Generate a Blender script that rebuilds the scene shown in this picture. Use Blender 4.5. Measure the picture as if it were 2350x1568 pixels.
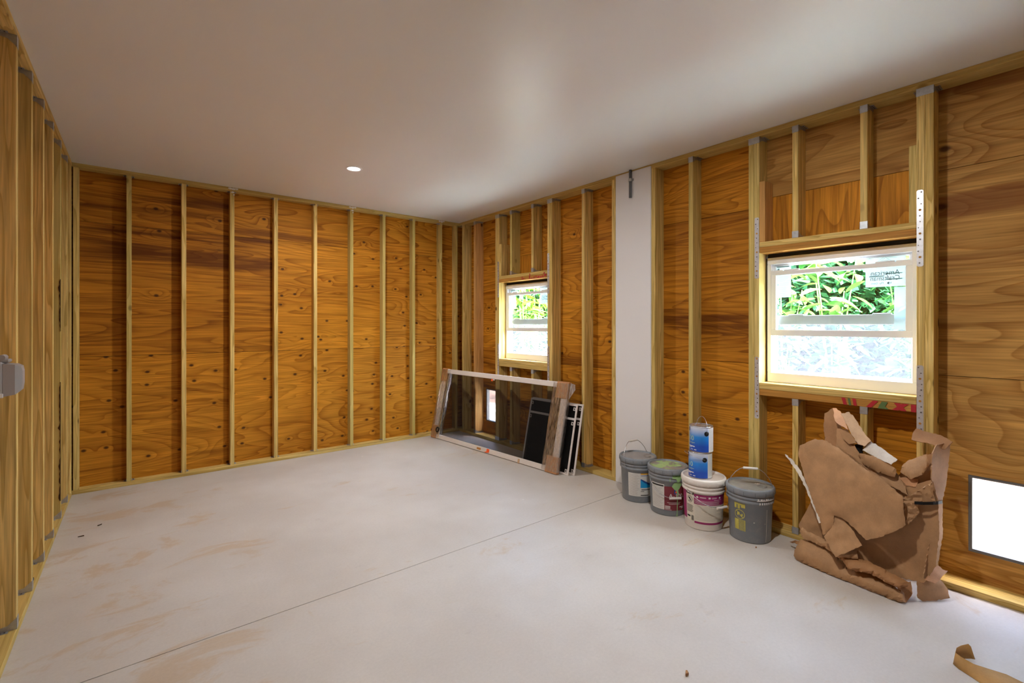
import bpy, bmesh, math, random
from mathutils import Vector, Matrix, noise
from mathutils.geometry import delaunay_2d_cdt

for o in list(bpy.data.objects):
    bpy.data.objects.remove(o)
SC = bpy.context.scene
C = SC.collection
PI = math.pi

# ------------------------------------------------------------------ camera
FPX, PCX, HOR, CAMH = 1088.0, 1175.0, 745.0, 1.491      # focal length and principal point in photo pixels, eye height
YAW = math.atan((1175 - 297) / FPX)
cam = bpy.data.cameras.new('camera')
cam.sensor_fit = 'HORIZONTAL'; cam.sensor_width = 36.0
cam.lens = FPX / 2350 * 36.0
cam.shift_y = -(784 - HOR) / 2350
cam.clip_start = 0.02; cam.clip_end = 200
camo = bpy.data.objects.new('camera', cam); C.objects.link(camo)
camo.location = (0, 0, CAMH); camo.rotation_euler = (PI / 2, 0, -YAW)
SC.camera = camo

# ------------------------------------------------------------------ world, sun, exposure
SKY_STRENGTH, SUN_STRENGTH = 2.6, 30.0
LED_POWER = 11.0
w = bpy.data.worlds.new('sky'); SC.world = w; w.use_nodes = True
wn = w.node_tree; bgn = wn.nodes['Background']
sky = wn.nodes.new('ShaderNodeTexSky'); sky.sky_type = 'NISHITA'; sky.sun_disc = False
sky.sun_elevation = math.radians(58); sky.sun_rotation = math.radians(-167); sky.air_density = 1.0; sky.dust_density = 6.0
wn.links.new(sky.outputs[0], bgn.inputs[0]); bgn.inputs[1].default_value = SKY_STRENGTH
sl = bpy.data.lights.new('sun_offscreen', 'SUN'); sl.energy = SUN_STRENGTH; sl.angle = math.radians(1.0); sl.color = (1.0, 0.99, 0.97)
so = bpy.data.objects.new('sun_offscreen', sl); C.objects.link(so)
so.rotation_euler = Vector((0.10, 0.42, -0.90)).to_track_quat('-Z', 'Y').to_euler()
so.location = (-4, -3, 9)
SC.cycles.max_bounces = 9; SC.cycles.glossy_bounces = 3; SC.cycles.transparent_max_bounces = 12; SC.cycles.caustics_reflective = False; SC.cycles.caustics_refractive = False
vs = SC.view_settings
vs.view_transform = 'Standard'; vs.look = 'None'; vs.gamma = 1.0; vs.exposure = 1.85; vs.use_curve_mapping = False

# ------------------------------------------------------------------ room measures (metres)
XR = 3.595      # front of the studs on the right wall
XS = 3.73       # inner face of its sheathing
YB = 5.637      # front of the back wall studs
YS = 5.728      # its sheathing
H = 2.91        # ceiling
YF = -2.6       # wall behind the camera
TH = 0.012

def ray(u):
    k = (u - PCX) / FPX
    return Vector((math.sin(YAW) + k * math.cos(YAW), math.cos(YAW) - k * math.sin(YAW)))
def onX(u, v, X):
    r = ray(u); t = X / r.x
    return Vector((X, t * r.y, CAMH - (v - HOR) * t / FPX))
def onZ(u, v, z=0.0):
    t = (CAMH - z) * FPX / (v - HOR); r = ray(u) * t
    return Vector((r.x, r.y, z))

# ------------------------------------------------------------------ object helpers
def tag(o, label=None, cat=None, group=None, kind=None):
    if label: o['label'] = label
    if cat: o['category'] = cat
    if group: o['group'] = group
    if kind: o['kind'] = kind
    return o
def link(name, me, mats=(), parent=None, loc=(0, 0, 0), rot=(0, 0, 0)):
    o = bpy.data.objects.new(name, me); C.objects.link(o)
    if me is not None and mats:
        ml = mats if isinstance(mats, (list, tuple)) else [mats]
        if not me.materials:
            for m in ml: me.materials.append(m)
    o.parent = parent; o.location = loc; o.rotation_euler = rot
    return o
def mesh(bm, name='m', smooth=False):
    me = bpy.data.meshes.new(name); bm.to_mesh(me); bm.free()
    if smooth:
        for p in me.polygons: p.use_smooth = True
    return me
def part(name, bm, mats, parent=None, loc=(0, 0, 0), rot=(0, 0, 0), smooth=False):
    return link(name, mesh(bm, name, smooth), mats, parent, loc, rot)
def empty(name, loc=(0, 0, 0), rot=(0, 0, 0), parent=None):
    o = bpy.data.objects.new(name, None); C.objects.link(o)
    o.location = loc; o.rotation_euler = rot; o.parent = parent; o.empty_display_size = 0.1
    return o
def copy_tree(o, parent=None):
    c = o.copy(); C.objects.link(c); c.parent = parent
    for ch in list(o.children): copy_tree(ch, c)
    return c
def B(): return bmesh.new()
def box(bm, x0, x1, y0, y1, z0, z1, mi=0, bev=0.0):
    vs_ = [bm.verts.new((x, y, z)) for x in (x0, x1) for y in (y0, y1) for z in (z0, z1)]
    fs = [bm.faces.new([vs_[i] for i in q]) for q in ((0, 1, 3, 2), (4, 6, 7, 5), (0, 4, 5, 1), (2, 3, 7, 6), (0, 2, 6, 4), (1, 5, 7, 3))]
    for f_ in fs: f_.material_index = mi
    if bev:
        es = set(e for f_ in fs for e in f_.edges)
        r = bmesh.ops.bevel(bm, geom=list(es), offset=bev, segments=1, affect='EDGES', profile=0.5)
        for f_ in r['faces']: f_.material_index = mi
    return fs
def quad(bm, pts, mi=0):
    f_ = bm.faces.new([bm.verts.new(p) for p in pts]); f_.material_index = mi; return f_
def prism(bm, pts, d, mi=0):
    """closed prism: polygon pts (3D) extruded along vector d"""
    a = [bm.verts.new(p) for p in pts]; b = [bm.verts.new(Vector(p) + Vector(d)) for p in pts]
    n = len(a); fs = [bm.faces.new(a[::-1]), bm.faces.new(b)]
    for i in range(n): fs.append(bm.faces.new((a[i], a[(i + 1) % n], b[(i + 1) % n], b[i])))
    for f_ in fs: f_.material_index = mi
def lathe(bm, prof, seg=40, mi=0, cx=0, cy=0):
    rings = []
    for r, z in prof:
        if r < 1e-5: rings.append([bm.verts.new((cx, cy, z))])
        else: rings.append([bm.verts.new((cx + r * math.cos(2 * PI * i / seg), cy + r * math.sin(2 * PI * i / seg), z)) for i in range(seg)])
    for a, b in zip(rings[:-1], rings[1:]):
        for i in range(seg):
            j = (i + 1) % seg
            if len(a) == 1 and len(b) == 1: continue
            if len(a) == 1: f_ = bm.faces.new((a[0], b[j], b[i]))
            elif len(b) == 1: f_ = bm.faces.new((a[i], a[j], b[0]))
            else: f_ = bm.faces.new((a[i], a[j], b[j], b[i]))
            f_.material_index = mi
def tube(bm, pts, r, seg=6, mi=0):
    pts = [Vector(p) for p in pts]; rr = r if isinstance(r, (list, tuple)) else [r] * len(pts)
    up = Vector((0, 0, 1)); rings = []
    for i, p in enumerate(pts):
        t = (pts[min(i + 1, len(pts) - 1)] - pts[max(i - 1, 0)]).normalized()
        ref = up if abs(t.dot(up)) < 0.95 else Vector((1, 0, 0))
        a = t.cross(ref).normalized(); b = t.cross(a).normalized()
        rings.append([bm.verts.new(p + (a * math.cos(2 * PI * k / seg) + b * math.sin(2 * PI * k / seg)) * rr[i]) for k in range(seg)])
    for a, b in zip(rings[:-1], rings[1:]):
        for k in range(seg):
            bm.faces.new((a[k], a[(k + 1) % seg], b[(k + 1) % seg], b[k])).material_index = mi
    bm.faces.new(rings[0][::-1]).material_index = mi; bm.faces.new(rings[-1]).material_index = mi
def text_mesh(s, size, align='CENTER'):
    cu = bpy.data.curves.new('lettering', 'FONT'); cu.body = s; cu.size = size; cu.align_x = align; cu.resolution_u = 2
    to = bpy.data.objects.new('lettering', cu); C.objects.link(to)
    bpy.context.view_layer.update()
    me = bpy.data.meshes.new_from_object(to.evaluated_get(bpy.context.evaluated_depsgraph_get()))
    bpy.data.objects.remove(to); bpy.data.curves.remove(cu)
    return me
def cdt_poly(pts, spacing):
    """triangulate a closed 2-D polygon with interior points"""
    rnd = random.Random(len(pts) * 7 + 1)
    dense = []
    for i, p in enumerate(pts):
        q = pts[(i + 1) % len(pts)]; L = math.hypot(q[0] - p[0], q[1] - p[1]); n = max(1, int(L / spacing))
        for k in range(n): dense.append(Vector((p[0] + (q[0] - p[0]) * k / n, p[1] + (q[1] - p[1]) * k / n)))
    n = len(dense); verts = list(dense)
    xs = [p.x for p in dense]; ys = [p.y for p in dense]
    x = min(xs) + spacing / 2
    while x < max(xs):
        y = min(ys) + spacing / 2
        while y < max(ys):
            verts.append(Vector((x + rnd.uniform(-.25, .25) * spacing, y + rnd.uniform(-.25, .25) * spacing))); y += spacing
        x += spacing
    res = delaunay_2d_cdt(verts, [(i, (i + 1) % n) for i in range(n)], [list(range(n))], 1, 1e-7)
    used = sorted(set(i for f_ in res[2] for i in f_)); mp = {k: j for j, k in enumerate(used)}
    return [res[0][k] for k in used], [[mp[i] for i in f_] for f_ in res[2]], dense

# ------------------------------------------------------------------ materials
def nmat(name, color=(0.5, 0.5, 0.5), rough=0.5, metal=0.0, spec=0.5):
    m = bpy.data.materials.new(name); m.use_nodes = True
    b = m.node_tree.nodes['Principled BSDF']
    b.inputs['Base Color'].default_value = (*color, 1); b.inputs['Roughness'].default_value = rough
    b.inputs['Metallic'].default_value = metal; b.inputs['Specular IOR Level'].default_value = spec
    return m
class G:
    def __init__(s, m): s.nt = m.node_tree; s.b = s.nt.nodes['Principled BSDF']
    def n(s, typ, **kw):
        nd = s.nt.nodes.new(typ)
        for k, v in kw.items():
            if k.startswith('i_'):
                inp = nd.inputs[k[2:].replace('_', ' ')]
                if isinstance(v, bpy.types.NodeSocket): s.nt.links.new(v, inp)
                else: inp.default_value = v
            else: setattr(nd, k, v)
        return nd
    def l(s, a, b): s.nt.links.new(a, b)
    def math(s, op, a, b=None, c=None, clamp=False):
        nd = s.nt.nodes.new('ShaderNodeMath'); nd.operation = op; nd.use_clamp = clamp
        for i, v in enumerate((a, b, c)):
            if v is None: continue
            if isinstance(v, bpy.types.NodeSocket): s.l(v, nd.inputs[i])
            else: nd.inputs[i].default_value = v
        return nd.outputs[0]
    def mix(s, f, a, b, blend='MIX'):
        nd = s.nt.nodes.new('ShaderNodeMix'); nd.data_type = 'RGBA'; nd.blend_type = blend
        for i, v in ((0, f), (6, a), (7, b)):
            if isinstance(v, bpy.types.NodeSocket): s.l(v, nd.inputs[i])
            elif i == 0: nd.inputs[0].default_value = v
            else: nd.inputs[i].default_value = (*v, 1)
        return nd.outputs[2]
    def ramp(s, v, lo, hi):
        nd = s.nt.nodes.new('ShaderNodeMapRange'); nd.interpolation_type = 'SMOOTHSTEP'
        s.l(v, nd.inputs[0]); nd.inputs[1].default_value = lo; nd.inputs[2].default_value = hi
        return nd.outputs[0]
    def coords(s, amt=40.0):
        tc = s.n('ShaderNodeTexCoord'); oi = s.n('ShaderNodeObjectInfo')
        sc = s.n('ShaderNodeVectorMath', operation='SCALE'); sc.inputs[0].default_value = (1.0, 0.63, 0.37)
        s.l(s.math('MULTIPLY', oi.outputs['Random'], amt), sc.inputs[3])
        ad = s.n('ShaderNodeVectorMath', operation='ADD'); s.l(tc.outputs['Object'], ad.inputs[0]); s.l(sc.outputs[0], ad.inputs[1])
        return ad.outputs[0], oi.outputs['Random']
    def scaled(s, v, sx, sy, sz):
        m = s.n('ShaderNodeMapping'); s.l(v, m.inputs[0]); m.inputs['Scale'].default_value = (sx, sy, sz); return m.outputs[0]
    def noise(s, v, scale, detail=2, rough=0.5, dist=0.0):
        nd = s.n('ShaderNodeTexNoise'); s.l(v, nd.inputs['Vector'])
        nd.inputs['Scale'].default_value = scale; nd.inputs['Detail'].default_value = detail
        nd.inputs['Roughness'].default_value = rough; nd.inputs['Distortion'].default_value = dist
        return nd.outputs['Fac']
    def bump(s, h, strength, dist=0.002):
        nd = s.n('ShaderNodeBump'); s.l(h, nd.inputs['Height']); nd.inputs['Strength'].default_value = strength; nd.inputs['Distance'].default_value = dist
        s.l(nd.outputs[0], s.b.inputs['Normal'])

def wood(name, axis, light, dark, stain, knotc, bands=16, across=1.5, along=0.4, knots=2.4, knot_r=0.05, knot_gate=0.55, stain_amt=0.7, tint=None, rough=0.6, nscale=1.5, contrast=0.75, fine=90, streak=0.55, sthr=0.56, lines=2.6, ringamt=0.08):
    """axis: 0 grain along local x, 2 grain along local z"""
    m = nmat(name, light, rough, 0.0, 0.14); g = G(m); v, rnd = g.coords()
    def st(a, c): return g.scaled(v, *((a, c, c) if axis == 0 else (c, c, a)))
    n1 = g.noise(st(along, across), nscale, 2.0, 0.45, 0.5)
    # knots: grain lines are pulled round them
    sp_ = g.n('ShaderNodeSeparateXYZ'); g.l(v, sp_.inputs[0]); X_, Y_, Z_ = sp_.outputs
    kv = g.n('ShaderNodeCombineXYZ')          # flat coordinates: along the grain, across it
    g.l(g.math('MULTIPLY', X_ if axis == 0 else Z_, 0.75), kv.inputs[0]); g.l(g.math('MULTIPLY', g.math('ADD', Y_, Z_ if axis == 0 else X_), 1.1), kv.inputs[1])
    vo = g.n('ShaderNodeTexVoronoi', feature='F1', voronoi_dimensions='2D'); g.l(kv.outputs[0], vo.inputs['Vector']); vo.inputs['Scale'].default_value = knots
    gate = g.ramp(g.n('ShaderNodeSeparateColor', i_Color=vo.outputs['Color']).outputs[0], knot_gate, knot_gate + 0.04)
    ring = g.math('MULTIPLY', g.math('SUBTRACT', 1.0, g.ramp(vo.outputs['Distance'], 0.0, 0.28)), gate)
    fld = g.math('ADD', n1, g.math('MULTIPLY', ring, ringamt))
    fr = g.math('FRACT', g.math('MULTIPLY', fld, float(bands)))
    s1 = g.math('MULTIPLY', g.math('POWER', fr, lines), g.math('SUBTRACT', 1.0, g.ramp(fr, 0.93, 1.0)))   # slow rise to a sharp late-wood line
    big = g.ramp(g.noise(st(0.3, 1.2), 1.3, 3, 0.55), 0.3, 0.7)
    fibre = g.noise(st(3.0, fine), 1.0, 2, 0.6)
    col = g.mix(g.math('MULTIPLY', s1, g.math('MULTIPLY_ADD', big, 0.5, contrast - 0.25)), light, dark)
    col = g.mix(g.math('MULTIPLY', big, 0.35), col, dark)
    mid = g.noise(st(0.9, fine * 0.28), 1.0, 3, 0.65, 0.4)
    fb = g.math('MULTIPLY', g.math('MULTIPLY_ADD', fibre, 1.1, 0.45), g.math('MULTIPLY_ADD', mid, 1.3 * streak, 1.0 - 0.65 * streak))
    cb = g.n('ShaderNodeCombineColor'); [g.l(fb, cb.inputs[i]) for i in range(3)]
    col = g.mix(1.0, col, cb.outputs[0], 'MULTIPLY')
    sn = g.ramp(g.noise(st(0.16, 2.6), 1.5, 5, 0.68, 0.3), sthr, sthr + 0.13)
    col = g.mix(g.math('MULTIPLY', sn, stain_amt), col, stain)
    kd = g.math('SUBTRACT', 1.0, g.ramp(vo.outputs['Distance'], knot_r * 0.35, knot_r))
    col = g.mix(g.math('MULTIPLY', g.math('MULTIPLY', kd, gate), 0.9), col, knotc)
    if tint:
        col = g.mix(g.math('MULTIPLY', g.ramp(rnd, 0.35, 0.9), 0.55), col, tint)
    g.l(col, g.b.inputs['Base Color'])
    g.bump(g.math('ADD', g.math('MULTIPLY', s1, 0.4), fibre), 0.25, 0.0015)
    return m
PLYC = dict(light=(0.585, 0.245, 0.020), dark=(0.25, 0.078, 0.004), stain=(0.13, 0.036, 0.004), knotc=(0.045, 0.016, 0.006))
M_ply = wood('plywood_horizontal_grain', 0, **PLYC, bands=24, across=2.1, along=0.30, knot_gate=0.55, knot_r=0.05, contrast=0.95)
M_plyk = wood('plywood_knotty', 0, **PLYC, bands=20, across=1.9, along=0.32, knots=4.8, knot_gate=0.30, knot_r=0.095, stain_amt=0.5, contrast=0.8, ringamt=0.035)
M_plys = wood('plywood_stained', 0, light=(0.50, 0.200, 0.016), dark=(0.21, 0.064, 0.004), stain=(0.10, 0.025, 0.003), knotc=(0.045, 0.016, 0.006), contrast=0.9, bands=22, across=2.0, along=0.22, knot_gate=0.75, stain_amt=0.85, sthr=0.50)
M_plyv = wood('plywood_vertical_grain', 2, **PLYC, bands=13, across=2.2, along=0.30, knot_gate=0.75, stain_amt=0.5, contrast=0.9)
M_plyp = wood('plywood_pale', 0, light=(0.56, 0.315, 0.088), dark=(0.30, 0.130, 0.025), stain=(0.20, 0.066, 0.016), knotc=(0.07, 0.026, 0.010), contrast=0.9, bands=18, across=1.5, along=0.32, knots=1.7, knot_gate=0.55, stain_amt=0.75, sthr=0.52)
PINE = dict(light=(0.76, 0.555, 0.205), dark=(0.46, 0.30, 0.075), stain=(0.36, 0.25, 0.07), knotc=(0.12, 0.055, 0.018), bands=9, across=9, along=0.45, knots=2.2, knot_r=0.06, knot_gate=0.48, stain_amt=0.3, nscale=1.0, contrast=1.05, streak=0.5, lines=2.0)
M_stud = wood('treated_pine_upright', 2, **PINE, tint=(0.47, 0.40, 0.13))
M_plate = wood('treated_pine_lengthwise', 0, **PINE, tint=(0.48, 0.34, 0.10))
M_brown = wood('brown_pine_lengthwise', 0, light=(0.50, 0.25, 0.055), dark=(0.33, 0.14, 0.028), stain=(0.28, 0.11, 0.02), knotc=(0.10, 0.04, 0.015), bands=6, across=7, along=0.4, knots=2.0, knot_gate=0.6, stain_amt=0.4, nscale=1.0)
M_orange = wood('orange_pine_upright', 2, light=(0.66, 0.38, 0.14), dark=(0.46, 0.23, 0.06), stain=(0.42, 0.19, 0.05), knotc=(0.10, 0.04, 0.015), bands=6, across=8, along=0.4, knots=2.0, knot_gate=0.6, stain_amt=0.3, nscale=1.0)

def m_galv(name, base=(0.50, 0.53, 0.56)):
    m = nmat(name, base, 0.42, 0.75); g = G(m); v, r = g.coords()
    n = g.noise(v, 60, 3, 0.6); g.l(g.mix(n, tuple(c * 0.7 for c in base), tuple(min(1, c * 1.25) for c in base)), g.b.inputs['Base Color'])
    return m
M_galv = m_galv('galvanised_steel'); M_strap = m_galv('bright_galvanised_steel', (0.68, 0.70, 0.74))
M_dark = nmat('dark_hole', (0.02, 0.018, 0.016), 0.8)
M_nail = nmat('nail_heads', (0.16, 0.15, 0.15), 0.5, 0.6)

def m_floor():
    m = nmat('concrete', (0.5, 0.48, 0.45), 0.55); g = G(m)
    tc = g.n('ShaderNodeTexCoord').outputs['Object']
    big = g.ramp(g.noise(tc, 0.9, 4, 0.55), 0.3, 0.72)
    col = g.mix(big, (0.515, 0.475, 0.435), (0.61, 0.585, 0.555))
    # rusty tan stains with shapes of their own, most of them near the left wall
    sep = g.n('ShaderNodeSeparateXYZ'); g.l(tc, sep.inputs[0])
    # tan clay stains: patches with edges of their own, more of them where mud was walked in along the left wall
    more = g.math('MULTIPLY', g.math('SUBTRACT', 1.0, g.ramp(sep.outputs[0], -0.3, 1.6)), 0.09)
    st = g.ramp(g.math('ADD', g.noise(g.scaled(tc, 1.0, 2.0, 1), 1.6, 6, 0.68, 0.7), more), 0.60, 0.70)
    col = g.mix(g.math('MULTIPLY', st, 0.55), col, (0.50, 0.36, 0.215))
    sm = g.ramp(g.noise(tc, 5.0, 5, 0.7), 0.62, 0.75)
    col = g.mix(g.math('MULTIPLY', sm, 0.22), col, (0.32, 0.27, 0.24))
    # white flecks of paint
    vo = g.n('ShaderNodeTexVoronoi', feature='F1'); g.l(tc, vo.inputs['Vector']); vo.inputs['Scale'].default_value = 3.2
    fl = g.math('MULTIPLY', g.math('SUBTRACT', 1.0, g.ramp(g.math('ADD', vo.outputs['Distance'], g.math('MULTIPLY', g.noise(tc, 30, 3), 0.14)), 0.085, 0.115)),
                g.ramp(g.n('ShaderNodeSeparateColor', i_Color=vo.outputs['Color']).outputs[1], 0.62, 0.66))
    col = g.mix(g.math('MULTIPLY', fl, 0.55), col, (0.74, 0.72, 0.70))
    fine = g.noise(tc, 70, 4, 0.7)
    fb = g.math('MULTIPLY_ADD', fine, 0.22, 0.89); cb = g.n('ShaderNodeCombineColor'); [g.l(fb, cb.inputs[i]) for i in range(3)]
    col = g.mix(1.0, col, cb.outputs[0], 'MULTIPLY')
    g.l(col, g.b.inputs['Base Color'])
    g.l(g.math('MULTIPLY_ADD', big, -0.12, 0.56), g.b.inputs['Roughness'])
    broom = g.noise(g.scaled(tc, 2.5, 160, 1), 1.0, 3, 0.7)
    g.bump(g.math('ADD', broom, g.math('MULTIPLY', fine, 0.6)), 0.22, 0.0015)
    return m
M_floor = m_floor()
def m_paint(name, col, rough, bscale=180, bstr=0.06):
    m = nmat(name, col, rough); g = G(m); tc = g.n('ShaderNodeTexCoord').outputs['Object']
    n = g.noise(tc, bscale, 3, 0.6); g.bump(n, bstr, 0.002)
    g.l(g.mix(g.noise(tc, 1.2, 3), tuple(c * 0.96 for c in col), col), g.b.inputs['Base Color'])
    return m
M_ceil = m_paint('ceiling_paint', (0.82, 0.82, 0.82), 0.36)
M_white_wall = m_paint('white_render', (0.80, 0.80, 0.82), 0.65, 60, 0.18)
M_siding = nmat('dark_building_paper', (0.035, 0.032, 0.030), 0.8)
M_vinyl = m_paint('white_vinyl', (0.80, 0.81, 0.83), 0.35, 300, 0.01)
M_foam = nmat('black_foam_seal', (0.012, 0.013, 0.015), 0.7)
M_alu = nmat('white_aluminium', (0.74, 0.69, 0.66), 0.35, 0.0)
M_black = nmat('black_plastic', (0.010, 0.010, 0.011), 0.7, 0.0, 0.2)
M_plastic_grey = nmat('grey_plastic', (0.36, 0.35, 0.37), 0.4)
M_pvc = nmat('grey_pvc', (0.13, 0.145, 0.17), 0.45)
M_frame_grey = nmat('vent_frame_grey', (0.16, 0.17, 0.18), 0.5, 0.3)

def m_mixtrans(name, tint, fac, shader='GLOSSY', col=(1, 1, 1), rough=0.0, noise_scale=None, lo=0.0, hi=1.0, stretch=(1, 1, 1)):
    """transparent sheet: fac of the surface is the second shader"""
    m = bpy.data.materials.new(name); m.use_nodes = True; nt = m.node_tree; nt.nodes.clear()
    out = nt.nodes.new('ShaderNodeOutputMaterial'); tr = nt.nodes.new('ShaderNodeBsdfTransparent'); tr.inputs[0].default_value = (*tint, 1)
    mx = nt.nodes.new('ShaderNodeMixShader'); mx.inputs[0].default_value = fac
    if shader == 'GLOSSY':
        s2 = nt.nodes.new('ShaderNodeBsdfGlossy'); s2.inputs['Roughness'].default_value = rough; s2.inputs[0].default_value = (*col, 1); so_ = s2.outputs[0]
    elif shader == 'TRANSLUCENT':
        a = nt.nodes.new('ShaderNodeBsdfTranslucent'); a.inputs[0].default_value = (*col, 1)
        b = nt.nodes.new('ShaderNodeBsdfDiffuse'); b.inputs[0].default_value = (*col, 1)
        ad = nt.nodes.new('ShaderNodeMixShader'); ad.inputs[0].default_value = 0.4
        nt.links.new(a.outputs[0], ad.inputs[1]); nt.links.new(b.outputs[0], ad.inputs[2]); so_ = ad.outputs[0]
    else:
        s2 = nt.nodes.new('ShaderNodeBsdfDiffuse'); s2.inputs[0].default_value = (*col, 1); so_ = s2.outputs[0]
    if noise_scale:
        tc = nt.nodes.new('ShaderNodeTexCoord'); mp = nt.nodes.new('ShaderNodeMapping'); mp.inputs['Scale'].default_value = stretch
        nz = nt.nodes.new('ShaderNodeTexNoise'); nz.inputs['Scale'].default_value = noise_scale; nz.inputs['Detail'].default_value = 3
        mr = nt.nodes.new('ShaderNodeMapRange'); mr.inputs[1].default_value = 0.35; mr.inputs[2].default_value = 0.7; mr.inputs[3].default_value = lo; mr.inputs[4].default_value = hi
        nt.links.new(tc.outputs['Object'], mp.inputs[0]); nt.links.new(mp.outputs[0], nz.inputs['Vector']); nt.links.new(nz.outputs['Fac'], mr.inputs[0]); nt.links.new(mr.outputs[0], mx.inputs[0])
    nt.links.new(tr.outputs[0], mx.inputs[1]); nt.links.new(so_, mx.inputs[2]); nt.links.new(mx.outputs[0], out.inputs[0])
    return m
M_glass = m_mixtrans('window_glass', (0.93, 0.985, 0.975), 0.045)
M_insect = m_mixtrans('pale_insect_screen', (1, 1, 1), 0.16, 'TRANSLUCENT', (0.25, 0.26, 0.29))
M_mesh = m_mixtrans('charcoal_screen_mesh', (1, 1, 1), 0.40, 'DIFFUSE', (0.018, 0.017, 0.017))
M_vent_dim = m_mixtrans('fine_dimming_mesh', (1, 1, 1), 0.34, 'DIFFUSE', (0.20, 0.21, 0.22))  # half-blocking mesh, added to dim the daylight through the low vents
M_mesh2 = m_mixtrans('dense_black_mesh', (1, 1, 1), 0.72, 'DIFFUSE', (0.012, 0.012, 0.012), noise_scale=240, lo=0.66, hi=0.80)
M_wrap = m_mixtrans('clear_stretch_wrap', (0.95, 0.95, 0.96), 0.3, 'GLOSSY', (0.95, 0.95, 0.97), 0.35, 26, 0.03, 0.75, (9, 9, 0.5))
M_sticker = m_mixtrans('paper_sticker', (1, 1, 1), 0.80, 'TRANSLUCENT', (0.36, 0.40, 0.40))
M_film = m_mixtrans('milky_film', (0.97, 1, 1), 0.42, 'TRANSLUCENT', (0.42, 0.48, 0.48))
M_print = nmat('grey_green_print', (0.10, 0.16, 0.15), 0.6); M_black_print = nmat('black_print', (0.02, 0.02, 0.02), 0.6)

def m_card(name, col, s=1.0):
    m = nmat(name, col, 0.75); g = G(m); v, r = g.coords()
    n = g.noise(v, 9, 4, 0.6); f = g.noise(g.scaled(v, 1, 1, 1), 140, 2)
    c = g.mix(g.ramp(n, 0.3, 0.75), tuple(x * 0.82 for x in col), tuple(min(1, x * 1.10) for x in col))
    fb = g.math('MULTIPLY_ADD', f, 0.18, 0.91); cb = g.n('ShaderNodeCombineColor'); [g.l(fb, cb.inputs[i]) for i in range(3)]
    g.l(g.mix(1.0, c, cb.outputs[0], 'MULTIPLY'), g.b.inputs['Base Color'])
    fl = g.noise(g.scaled(v, 40, 150, 22), 1.0, 2, 0.5); g.bump(g.math('ADD', g.noise(v, 22, 3), g.math('MULTIPLY', fl, 0.5)), 0.22 * s, 0.003)
    return m
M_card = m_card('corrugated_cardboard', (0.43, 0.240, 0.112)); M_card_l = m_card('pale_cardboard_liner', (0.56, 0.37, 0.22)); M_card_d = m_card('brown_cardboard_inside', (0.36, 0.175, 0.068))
M_card_o = m_card('kraft_corner_card', (0.52, 0.26, 0.12)); M_torn = m_card('torn_paper_edge', (0.72, 0.66, 0.58)); M_kraft = m_card('kraft_tape', (0.50, 0.285, 0.095), 0.4)
M_orange_tag = nmat('orange_tag', (0.9, 0.12, 0.02), 0.5); M_tan_tag = nmat('tan_tag', (0.55, 0.24, 0.05), 0.5)

def m_pail(name, col, dust=(0.45, 0.40, 0.37), amt=0.25, splash=None, splash_thr=0.5):
    m = nmat(name, col, 0.42); g = G(m); v, r = g.coords()
    c = g.mix(g.math('MULTIPLY', g.ramp(g.noise(v, 14, 5, 0.7), 0.45, 0.75), amt), col, dust)
    if splash: c = g.mix(g.ramp(g.noise(v, 9, 3, 0.6, 0.8), splash_thr, splash_thr + 0.05), c, splash)
    g.l(c, g.b.inputs['Base Color']); return m
M_pail = m_pail('grey_pail_plastic', (0.215, 0.245, 0.28)); M_pail_w = m_pail('white_pail_plastic', (0.80, 0.76, 0.72), (0.6, 0.54, 0.47), 0.3)
M_lid_dust = m_pail('dusty_grey_lid', (0.26, 0.245, 0.24), (0.48, 0.43, 0.40), 0.6)
M_lid_green = m_pail('green_splashed_lid', (0.27, 0.24, 0.225), (0.45, 0.4, 0.36), 0.4, (0.36, 0.52, 0.22), 0.46)
M_lid_white = m_pail('white_splashed_lid', (0.25, 0.245, 0.225), (0.45, 0.42, 0.36), 0.5, (0.70, 0.66, 0.58), 0.60)
M_lid_w = m_pail('white_lid', (0.74, 0.66, 0.61), (0.62, 0.62, 0.45), 0.4)
M_wire = nmat('steel_wire', (0.45, 0.45, 0.46), 0.35, 0.9); M_grip = nmat('white_grip', (0.78, 0.75, 0.72), 0.45)
M_lab_w = nmat('white_label', (0.70, 0.70, 0.68), 0.55); M_lab_c = nmat('cream_label', (0.72, 0.68, 0.58), 0.55)
M_maroon = nmat('maroon_print', (0.20, 0.025, 0.040), 0.5); M_magenta = nmat('magenta_print', (0.30, 0.012, 0.125), 0.5)
M_grey_txt = nmat('grey_small_print', (0.38, 0.37, 0.36), 0.6); M_white_txt = nmat('white_print', (0.82, 0.82, 0.80), 0.5)
M_cyan = nmat('cyan_print', (0.01, 0.33, 0.72), 0.5); M_navy = nmat('navy_print', (0.015, 0.07, 0.32), 0.5); M_yel = nmat('amber_print', (0.85, 0.42, 0.02), 0.5)
M_gold = nmat('yellow_stencil', (0.48, 0.43, 0.08), 0.5); M_green_paint = nmat('green_paint', (0.33, 0.55, 0.24), 0.35); M_white_paint = nmat('white_paint_drips', (0.78, 0.77, 0.74), 0.4)
M_red_paint = nmat('red_marker', (0.42, 0.012, 0.02), 0.6); M_green_mark = nmat('green_marker', (0.10, 0.17, 0.05), 0.6)
M_tin = nmat('tin', (0.62, 0.64, 0.68), 0.25, 0.9); M_lime = nmat('lime_print', (0.45, 0.60, 0.42), 0.5)
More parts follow.
